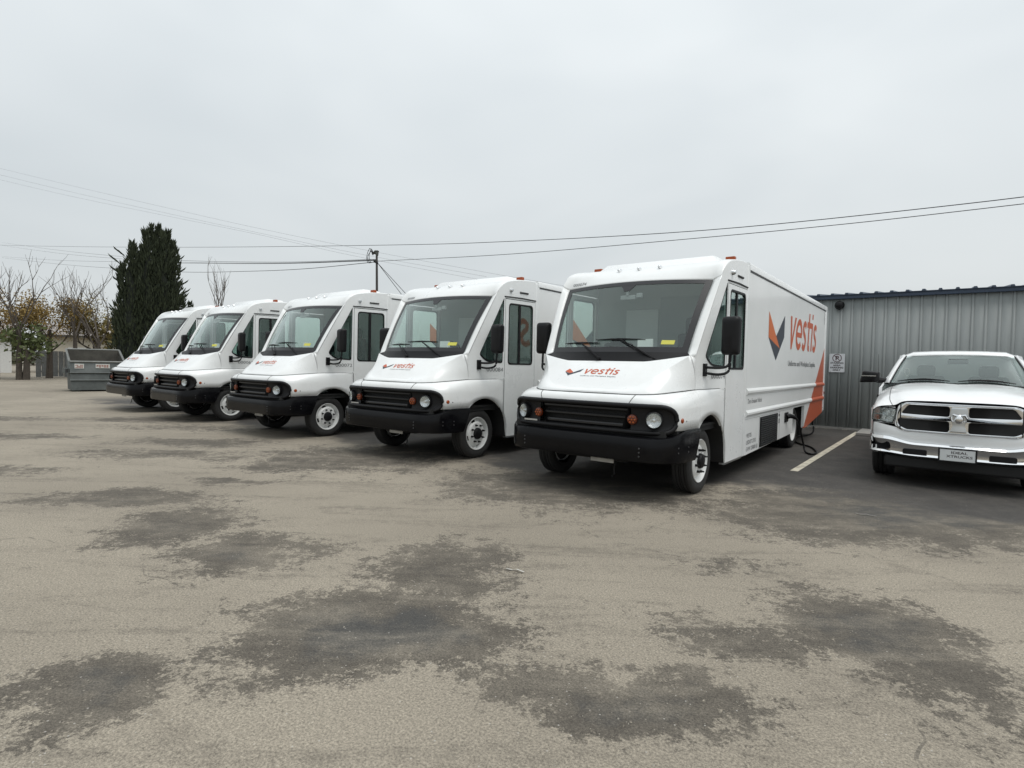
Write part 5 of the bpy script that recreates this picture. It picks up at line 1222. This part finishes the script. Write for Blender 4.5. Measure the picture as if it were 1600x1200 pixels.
def branchy(b, p, d, L, r, lev, rng, up=.25, tips=None, spread=.7, kids_=(2, 3)):
    pts = [p]; q = p.copy(); dd = d.normalized()
    for k in range(4):
        dd = (dd + Vector((rng.uniform(-.16, .16), rng.uniform(-.16, .16), rng.uniform(0, up * .4)))).normalized(); q = q + dd * L / 4; pts.append(q.copy())
    b.tube(pts, [r * (1 - .13 * k) for k in range(5)], 5 if lev > 1 else 4)
    if lev == 0:
        if tips is not None: tips.append(q)
        return
    for k in range(rng.randint(*kids_)):
        a = rng.uniform(0, 2 * math.pi); nd = (dd + Vector((math.cos(a) * spread, math.sin(a) * spread, rng.uniform(0, up)))).normalized()
        st = pts[rng.randint(2, 4)] if k else pts[4]
        branchy(b, st, nd, L * rng.uniform(.6, .85), r * .55, lev - 1, rng, up, tips, spread, kids_)
def bare_tree(x, y, h, seed, lab, lean=(0, 0), name='bare_tree', r=.13, lev=3, spread=.6, up=.5, kd=(2, 3)):
    rg = random.Random(seed); t = empty(name, (x, y, 0)); setp(t, lab, 'tree')
    b = MB(); b.tube([(0, 0, 0), (lean[0] * .3, lean[1] * .3, h * .2), (lean[0], lean[1], h * .40)], [r * 1.3, r, r * .8], 7); b.build('trunk', BARK, t)
    b = MB(); base = Vector((lean[0], lean[1], h * .40))
    for k in range(4):
        a = rg.uniform(0, 6.28); branchy(b, base - Vector((0, 0, h * .05 * k)), Vector((math.cos(a) * .45, math.sin(a) * .45, 1)), h * .27, r * .5, lev, rg, up, None, spread, kd)
    c = b.build('branches', TWIG, t, weld=False); return t
bare_tree(-44.2, 11.9, 7.0, 4, 'bare leafless tree left of the cypress, tallest, at the picture edge')
bare_tree(-44.0, 13.2, 6.6, 9, 'bare leafless tree between the tallest bare tree and the cypress', lean=(.2, -.2))
bare_tree(-43.6, 9.0, 7.0, 21, 'bare leafless tree far left, beyond the dumpster end')
bare_tree(-40.7, 19.2, 8.0, 31, 'small bare treetop with sparse tips showing above the farthest vans', lev=3, r=.10, kd=(2, 3), spread=.42, up=.7)
def leafy_tree(x, y, h, rad_, seed, m, lab, n=1500, ls=.16, zc_=.66, dens=1.0):
    rg = random.Random(seed); t = empty('autumn_tree', (x, y, 0)); setp(t, lab, 'tree')
    b = MB(); b.tube([(0, 0, 0), (.05, .03, h * .3), (-.05, .05, h * .55)], [.2, .15, .1], 7); tips = []
    b.build('trunk', BARK, t); b = MB()
    for k in range(6):
        a = rg.uniform(0, 6.28); branchy(b, Vector((0, 0, h * rg.uniform(.28, .5))), Vector((math.cos(a), math.sin(a), .7)), rad_ * .6, .06, 2, rg, .3, tips, .7)
    b.build('branches', BARK, t, weld=False)
    cl = []
    for k in range(26):
        a = rg.uniform(0, 6.28); rr_ = rad_ * math.sqrt(rg.random()); cl.append(Vector((math.cos(a) * rr_, math.sin(a) * rr_, h * zc_ + rg.uniform(-.3, .3) * h * (1 - (rr_ / rad_) ** 2 * .7))))
    cl += tips[:20]; f = MB()
    for k in range(n):
        c = rg.choice(cl); p = c + Vector((rg.gauss(0, .33), rg.gauss(0, .33), rg.gauss(0, .28))); a = Vector((rg.gauss(0, 1), rg.gauss(0, 1), rg.gauss(0, 1))).normalized(); c2 = a.cross(Vector((rg.gauss(0, 1), rg.gauss(0, 1), rg.gauss(0, 1)))).normalized(); s = ls * rg.uniform(.5, 1.2)
        f.add(([tuple(p - a * s), tuple(p + c2 * s * .55), tuple(p + a * s), tuple(p - c2 * s * .55)], [(0, 1, 2, 3)]))
    cr = f.build('crown', m, t, weld=False, sharp=None, recalc=False); cr['kind'] = 'stuff'
leafy_tree(-46.0, 11.0, 5.7, 1.9, 1, OCHRE, 'ochre leaved tree at the left edge behind the dumpster', 6000, ls=.075, zc_=.70)
leafy_tree(-46.5, 13.6, 5.4, 1.7, 2, OLIVE, 'brownish olive tree between the bare trees and the cypress', 4500, ls=.07, zc_=.74)
leafy_tree(-43.5, 9.3, 3.3, 1.0, 3, GREENL, 'low green bushy tree just left of the dumpster', 700, zc_=.72)
leafy_tree(-45.5, 8.3, 5.9, 2.0, 5, OCHRE, 'ochre leaved tree farthest left, outside the dumpster end', 5000, ls=.08)
leafy_tree(-47, 15.6, 4.6, 1.7, 6, OLIVE, 'olive tree mostly hidden behind the cypress', 1600)
leafy_tree(-46, 6.2, 5.6, 2.0, 15, OLIVE, 'olive tree in front of the left end of the pale house', 2000)
leafy_tree(-44.5, 4.2, 5.2, 1.8, 16, OCHRE, 'ochre tree standing alone at the far left border', 1800)
# tip of a second conifer
t = empty('conifer_tree', (-38.7, 16.5, 0)); setp(t, 'small dark conifer tip peeking over the farthest van roof', 'tree'); lb = MB()
for k in range(700):
    z = rng.uniform(.5, 5.0); rr_ = .75 * (1 - z / 5.2) ** .8; a = rng.uniform(0, 6.28); spray(Vector((math.cos(a) * rr_, math.sin(a) * rr_, z)), Vector((math.cos(a) * .4, math.sin(a) * .4, 1)), rng.uniform(.12, .3), .05)
c = lb.build('crown', CYP, t, weld=False, sharp=None, recalc=False); c['kind'] = 'stuff'; MB().tube([(0, 0, 0), (0, 0, 4.6)], [.12, .03], 6).build('trunk', BARK, t)

# ------------------------------------------------------------------ houses and fence behind
CREAM = mat('cream_stucco', (.48, .44, .36), .85, var=.1); PALE = mat('pale_stucco', (.60, .60, .58), .85, var=.08); SHING = mat('pale_shingle', (.36, .33, .31), .85, var=.15, vscale=6); FASC = mat('dark_fascia', (.05, .045, .04), .8); WIN = mat('dark_window', (.03, .035, .04), .15)
def house(x, y, rz, L, Dp, hw_, hr, m, lab):
    h = empty('house', (x, y, 0), rz); setp(h, lab, 'house')
    MB().box(-L / 2, L / 2, 0, Dp, 0, hw_).add(([(-L / 2, 0, hw_), (-L / 2, Dp, hw_), (-L / 2, Dp / 2, hr - .05)], [(0, 1, 2)])).add(([(L / 2, 0, hw_), (L / 2, Dp, hw_), (L / 2, Dp / 2, hr - .05)], [(0, 1, 2)])).build('wall', m, h)
    MB().add(gridg([[(-L / 2 - .4, -.5, hw_ - .1), (L / 2 + .4, -.5, hw_ - .1)], [(-L / 2 - .4, Dp / 2, hr), (L / 2 + .4, Dp / 2, hr)], [(-L / 2 - .4, Dp + .5, hw_ - .1), (L / 2 + .4, Dp + .5, hw_ - .1)]])).build('roof', SHING, h, solid=.08)
    MB().box(-L / 2 - .42, L / 2 + .42, -.54, -.5, hw_ - .26, hw_ - .06).build('fascia', FASC, h)
    for k in range(int(L // 3.2)):
        xx = -L / 2 + 1.5 + k * 3.2; wo = MB().box(xx, xx + 1.1, -.03, .0, 1.0, 2.1).build('window', WIN, h); MB().add(plate([(xx - .06, .94), (xx + 1.16, .94), (xx + 1.16, 2.16), (xx - .06, 2.16)], [[(xx + .02, 1.02), (xx + 1.08, 1.02), (xx + 1.08, 2.08), (xx + .02, 2.08)]], .05), lambda a, c_, d: (a, -.04 + d, c_)).build('frame', PALE, wo)
house(-58, 17.5, rad(90 - 18), 7.5, 7, 3.25, 4.3, CREAM, 'cream house with pale shingle roof seen between the bare trees')
house(-60, 7.6, rad(90 - 8), 8.5, 7, 3.3, 4.4, PALE, 'pale white house at the far left behind the ochre trees')
house(-70, -6, rad(90 + 6), 11, 8, 3.0, 4.6, CREAM, 'long cream house at the far left edge of the lot')
FEN = mat('grey_fence_board', (.22, .23, .23), .8, var=.2, vscale=5)
fe = empty('board_fence', (-48.5, 10, 0)); setp(fe, 'weathered grey board fence behind the dumpster and cypress', 'fence'); fb_ = None
dirf = Vector((.12, .993, 0)); k = 1.0
while k < 14:
    if fb_ is None: fb_ = MB().box(-.012, .012, -.14, .14, .02, 1.75).build('board', FEN, fe); o = fb_
    else: o = link_copy(fb_, fe)
    o.location = (dirf.x * k + random.uniform(-.01, .01), dirf.y * k, random.uniform(-.03, .03)); o.rotation_euler = (0, 0, -.12); k += .3
for z in (.4, 1.4): MB().tube([dirf * 1 + Vector((-.04, 0, z)), dirf * 14 + Vector((-.04, 0, z))], .035, 4).build('rail', FEN, fe)
# far tree line closing the horizon
rg = random.Random(11); f = MB(); f2 = MB()
FAR = leaf_mat('far_tree_line_leaves', (.055, .065, .035), (.12, .115, .06), .4)
for k in range(9000):
    a = rg.uniform(rad(60), rad(175)) ; dist = rg.uniform(95, 118); hmax = 4.2 + 1.6 * math.sin(a * 17) + 1.1 * math.sin(a * 41 + 1); z = rg.random() ** .8 * hmax
    p = Vector((-math.sin(a) * dist, math.cos(a) * dist, z)); s = rg.uniform(.25, .7); u_ = Vector((rg.gauss(0, 1), rg.gauss(0, 1), rg.gauss(0, 1))).normalized(); v_ = u_.cross(Vector((0, 0, 1))).normalized()
    f.add(([tuple(p - u_ * s), tuple(p + v_ * s), tuple(p + u_ * s), tuple(p - v_ * s)], [(0, 1, 2, 3)]))
o = f.build('distant_trees', FAR, None, weld=False, sharp=None, recalc=False); setp(o, 'hazy line of distant low trees along the horizon at left', 'trees', kind='stuff')

# ------------------------------------------------------------------ litter and loose grit on the lot
SCRAP = mat('scrap_white', (.62, .61, .57), .8)
for (x, y), lab, sc_ in (((-2.556, 3.373), 'small white scrap lying on the stained asphalt in the middle foreground', 1.0), ((-0.690, 7.152), 'thin white scrap lying on the dark asphalt in front of the pickup', 1.3)):
    rg = random.Random(int(abs(x) * 1000)); pts = [Vector((k * .035 * sc_ + rg.uniform(-.01, .01), rg.uniform(-.02, .02), .008 + rg.random() * .008)) for k in range(5)]
    o = MB().add(gridg([[p + Vector((0, .008, 0)) for p in pts], [p + Vector((0, -.006, .003)) for p in pts]])).build('litter_scrap', SCRAP, None, solid=.002, loc=(x, y, 0)); setp(o, lab, 'litter')
GRIT = mat('loose_grit', (.26, .24, .20), .9, var=.5, vscale=40)
gb = MB(); rg = random.Random(5)
def pebble(x, y, r):
    a = rg.uniform(0, 6.28); c, sn = math.cos(a), math.sin(a)
    v = [(r, 0, 0), (0, r * .8, 0), (-r * .9, 0, 0), (0, -r * .7, 0), (r * .1, r * .1, r * .7)]
    gb.add(([(x + p * c - q * sn, y + p * sn + q * c, z) for p, q, z in v], [(0, 1, 4), (1, 2, 4), (2, 3, 4), (3, 0, 4)]))
for k in range(2600):
    d = 1.6 + rg.random() ** 1.6 * 9; a = rad(37.2 + rg.uniform(-48, 48)); pebble(-math.sin(a) * d, math.cos(a) * d, rg.uniform(.0022, .0055) * (1.6 if rg.random() < .06 else 1))
for k in range(900): pebble(rg.uniform(-4, 6), 17.16 - abs(rg.gauss(0, .12)), rg.uniform(.004, .014))
o = gb.build('loose_gravel', GRIT, None, weld=False, sharp=None); setp(o, 'tiny loose stones scattered over the asphalt', 'gravel', kind='stuff')
